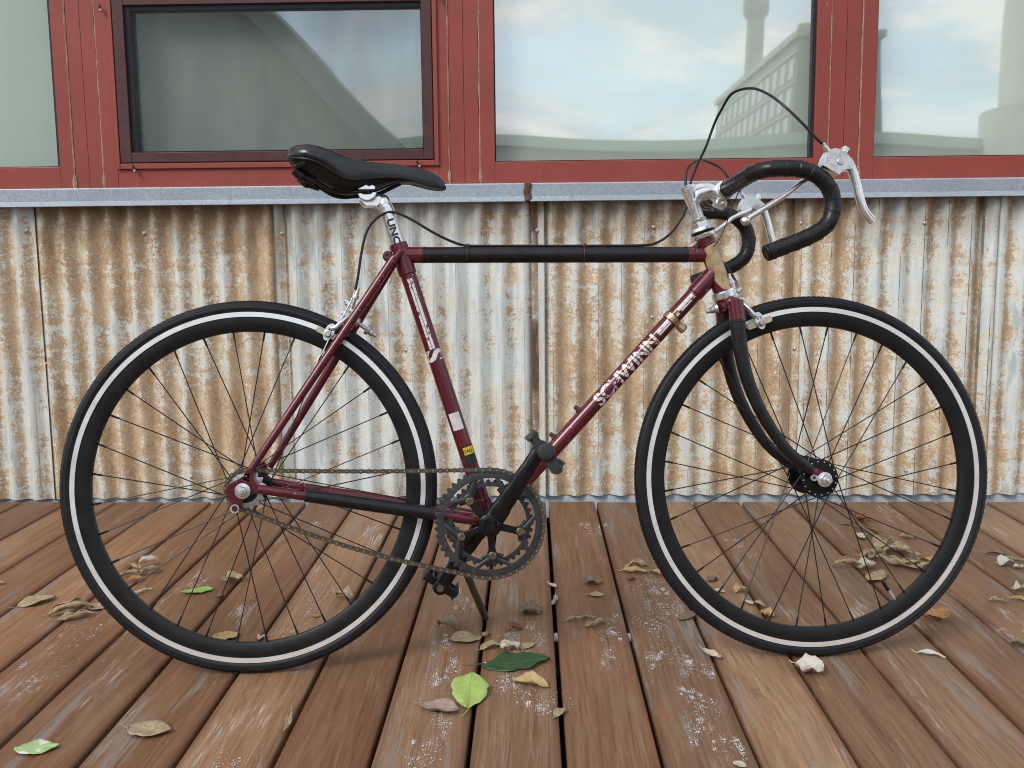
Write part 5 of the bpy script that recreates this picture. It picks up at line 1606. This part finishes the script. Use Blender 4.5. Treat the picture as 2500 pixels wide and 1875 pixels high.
def leaf(x, y, L, ang, wr, form, colr, label, seed):
    q = random.Random(seed)
    L = min(L, .13)
    if form in ('roll', 'boat', 'crumple'): L *= 1.15; wr = min(1.1, wr * (1.35 if form == 'roll' else 1.2))
    pile = 'pile behind the front' in label
    if pile: L *= 1.25
    if form == 'flat' and colr not in ('lime', 'darkgreen'): wr *= .8
    ny, nx = 13, 9
    hw = L * wr / 2
    ns = Vector((seed * 3.7, seed * 1.9, 0))
    curl = {'flat': .5, 'boat': 2.2, 'roll': 5.4, 'crumple': 2.4}[form] * q.uniform(.8, 1.15)
    amp = {'flat': .05, 'boat': .06, 'roll': .09, 'crumple': .20}[form]
    bend = {'flat': .12, 'boat': .28, 'roll': .15, 'crumple': .5}[form] * q.uniform(.4, 1.2) * q.choice((-1, 1, 1))
    sharp = q.uniform(.75, 1.2)
    pts = []
    for j in range(ny):
        t = j / (ny - 1)
        w_ = hw * (math.sin(PI * min(1, max(0, t ** sharp))) ** .75 + .03)
        if colr == 'lime': w_ = hw * (math.sin(PI * t ** 1.12) ** .72 + .02)
        if colr == 'darkgreen': w_ *= 1 + .16 * math.sin(t * 21)
        w_ *= 1 + .10 * noise.noise(Vector((t * 9, seed, 0)))
        for i in range(nx):
            s_ = -1 + 2 * i / (nx - 1)
            arc = s_ * w_
            if form == 'roll':
                rad = max(hw * 2 / curl, .0018)
                a = arc / rad * 1.0
                px_, pz_ = rad * math.sin(a) * (1 + .12 * a * a / 9), rad * (1 - math.cos(a))
            else:
                rad = hw * 2 / max(curl, .05)
                a = arc / rad
                px_, pz_ = rad * math.sin(a), rad * (1 - math.cos(a))
            sg = (t - .5)
            zz_ = pz_ + bend * L * (sg * sg) * 1.2
            nn = noise.noise(ns + Vector((t * 3.2, s_ * 1.6, 0))) * amp * L + noise.noise(ns + Vector((t * 8, s_ * 4, 3))) * amp * L * .35
            pts.append(Vector((sg * L * (1 - .1 * abs(bend)), px_ + nn * .5, zz_ + nn)))
    fs = [(j * nx + i, j * nx + i + 1, (j + 1) * nx + i + 1, (j + 1) * nx + i) for j in range(ny - 1) for i in range(nx - 1)]
    b = MB().put(pts, fs)
    if q.random() < .75:
        m0 = pts[nx // 2]
        e = Vector((-1, q.uniform(-.3, .3), 0)).normalized()
        n0 = len(b.v)
        b.tube([m0 + Vector((L * .06, 0, .0004)), m0, m0 + e * L * .12, m0 + e * L * .22 + Vector((0, L * q.uniform(-.04, .04), .003))], [.0008, .0008, .0007, .0005], 5)
    zmin = min(p.z for p in b.v)
    # lay it on the boards: a flat leaf bridges a gap, it does not sink in
    o = obj('fallen_leaf', mesh_of('fallen_leaf', b, True, 80, False), LEAF[colr])
    o.location = (x, y, .0012 - zmin - (.0 if form != 'roll' else .0004) + ((seed * 7 % 5) * .0025 if 'pile behind' in label else 0))
    o.rotation_euler = (q.uniform(-.06, .06), q.uniform(-.04, .04), ang)
    sm = o.modifiers.new('thickness', 'SOLIDIFY')
    sm.thickness = .0005
    sm.offset = 0
    tag(o, label, 'leaf', 'fallen leaves on the deck')
    return o


for i, row in enumerate(LEAVES): leaf(*row, i + 1)

XL = random.Random(21)
# the drift of dry leaves behind the front wheel: more single curled leaves laid over one another
DRIFT = ['curled leaf deep in the drift inside the front wheel, left end', 'rolled leaf bridging the drift inside the front wheel', 'short curled leaf in the drift nearest the wall', 'bent leaf at the near edge of the drift inside the front wheel', 'narrow rolled leaf along the twig in the drift', 'folded leaf lying on the twig behind the front wheel', 'rolled leaf at the right end of the drift inside the front wheel']
for i, lab in enumerate(DRIFT):
    t = i / 9
    leaf(.815 + .15 * XL.random() + .05 * t, 2.26 + .19 * XL.random() + (.13 if 'twig' in lab else 0), XL.uniform(.045, .07), XL.uniform(-1.2, 1.6), XL.uniform(.4, .6), XL.choice(('roll', 'roll', 'boat')), XL.choice(('tan', 'tan', 'pale', 'yellow')), lab, 100 + i).location.z += .004 * (i % 4)

# twigs
def twig(path, r_, label, side=()):
    b = MB().tube(spline([Vector(p) for p in path], 6), [r_, r_ * 1.1, r_ * .9, r_ * .6], 7)
    for p, d_, l_ in side:
        b.tube([Vector(p), Vector(p) + Vector(d_).normalized() * l_ * .5 + Vector((0, 0, .002)), Vector(p) + Vector(d_).normalized() * l_], [r_ * .5, r_ * .4, r_ * .25], 5)
    o = obj('twig', b, MAT['twig'])
    return tag(o, label, 'twig', 'twigs on the deck')
twig([(.878, 2.690, .006), (.884, 2.604, .008), (.8946, 2.5428, .008), (.9142, 2.4765, .008), (.9227, 2.3864, .006), (.915, 2.31, .004)], .0038, 'long dry twig under the leaves behind the front wheel', [((.884, 2.60, .008), (-1, .4, .3), .03), ((.9, 2.53, .008), (1, .6, .2), .035), ((.915, 2.46, .008), (-1, -.2, .2), .03)])
twig([(.9023, 2.6449, .003), (.9156, 2.6047, .006), (.94, 2.58, .005), (.9692, 2.5581, .003)], .0012, 'thin red brown leaf stalk beside the long dry twig')
twig([(1.130, 2.36, .004), (1.150, 2.352, .008), (1.183, 2.341, .006), (1.23, 2.33, .004)], .0042, 'pale stick at the right border behind the front tyre')
twig([(1.11, 2.20, .003), (1.13, 2.225, .004), (1.16, 2.24, .003)], .0009, 'hair thin stalk near the right border of the deck')

# white powder: thousands of tiny grains in loose patches
PATCH = [(-0.472, 1.899, 0.016), (-0.456, 2.127, 0.02), (-0.462, 2.022, 0.016), (-0.147, 1.635, 0.025), (-0.14, 1.503, 0.012), (-0.168, 1.419, 0.018), (-0.148, 2.046, 0.017), (-0.164, 1.835, 0.015), (-0.022, 1.868, 0.041), (-0.043, 1.662, 0.018), (0.003, 1.586, 0.03), (-0.144, 1.738, 0.009), (-0.169, 1.671, 0.016), (0.289, 2.21, 0.028), (0.263, 2.088, 0.03), (0.301, 2.005, 0.022), (0.244, 1.879, 0.033), (0.162, 1.91, 0.021), (0.145, 1.773, 0.014), (0.224, 1.767, 0.011), (0.282, 1.573, 0.023), (0.26, 1.467, 0.014), (0.31, 1.434, 0.012), (0.282, 1.733, 0.017), (0.319, 1.706, 0.011), (0.263, 1.631, 0.008), (-0.881, 1.91, 0.03), (-0.903, 1.792, 0.035), (-0.881, 1.695, 0.021), (-0.763, 2.195, 0.015), (-0.598, 2.004, 0.021), (-0.873, 1.62, 0.017), (0.171, 2.629, 0.025), (0.934, 1.894, 0.01), (-0.452, 1.377, 0.02), (0.521, 2.474, 0.027)]
pr = random.Random(5)
b = MB()
for (x, y, r_) in PATCH:
    n = int((80 + r_ * 18000) * (1.0 if -.25 < x < .36 else .45))
    kx = [(x + pr.gauss(0, r_ * .75), y + pr.gauss(0, r_ * 1.6), pr.uniform(.08, .6)) for _ in range(9)]
    for _ in range(n):
        cx, cy, sp_ = pr.choice(kx)
        px_ = cx + pr.gauss(0, r_ * sp_ * .8)
        py_ = cy + pr.gauss(0, r_ * sp_ * 2.2)
        px_ = round(px_ / .0034) * .0034 + pr.gauss(0, .0007)          # grains gather in the grain lines
        gp = ((px_ - X0) / BOARD) % 1
        if gp < .035 or gp > .965: continue
        s_ = abs(pr.gauss(0, .0004)) + .0002
        if pr.random() < .03: s_ *= 2.0
        a = pr.random() * PI
        e = Vector((math.cos(a), math.sin(a), 0)) * s_ * pr.uniform(.8, 1.8)
        f = Vector((-math.sin(a), math.cos(a), 0)) * s_
        c_ = Vector((px_, py_, .0004))
        b.put([c_ + e, c_ + f, c_ - e, c_ - f, c_ + Vector((0, 0, s_ * .8))], [(0, 1, 4), (1, 2, 4), (2, 3, 4), (3, 0, 4)])
o = obj('frost_powder', mesh_of('frost_powder', b, False, recalc=False), MAT['powder'])
tag(o, 'white frosty powder scattered in patches over the boards', 'powder', kind='stuff')
for i, (x, y, lab) in enumerate([(-.0955 + .1445, 1.905, 'small white lump of snow in the gap in front of the crank'), (.1935, 1.905, 'small white lump of snow in the gap left of the front tyre')]):
    b = MB().grid(7, 7, lambda u_, v_: (x - .0045 + .009 * u_, y - .009 + .018 * v_, -.022 + .010 * math.sin(PI * u_) * math.sin(PI * v_) * (1 + .4 * noise.noise(Vector((u_ * 4, v_ * 4, i))))))
    o = obj('snow_lump', b, MAT['powder'])
    o.modifiers.new('solid', 'SOLIDIFY').thickness = .006
    tag(o, lab, 'snow')
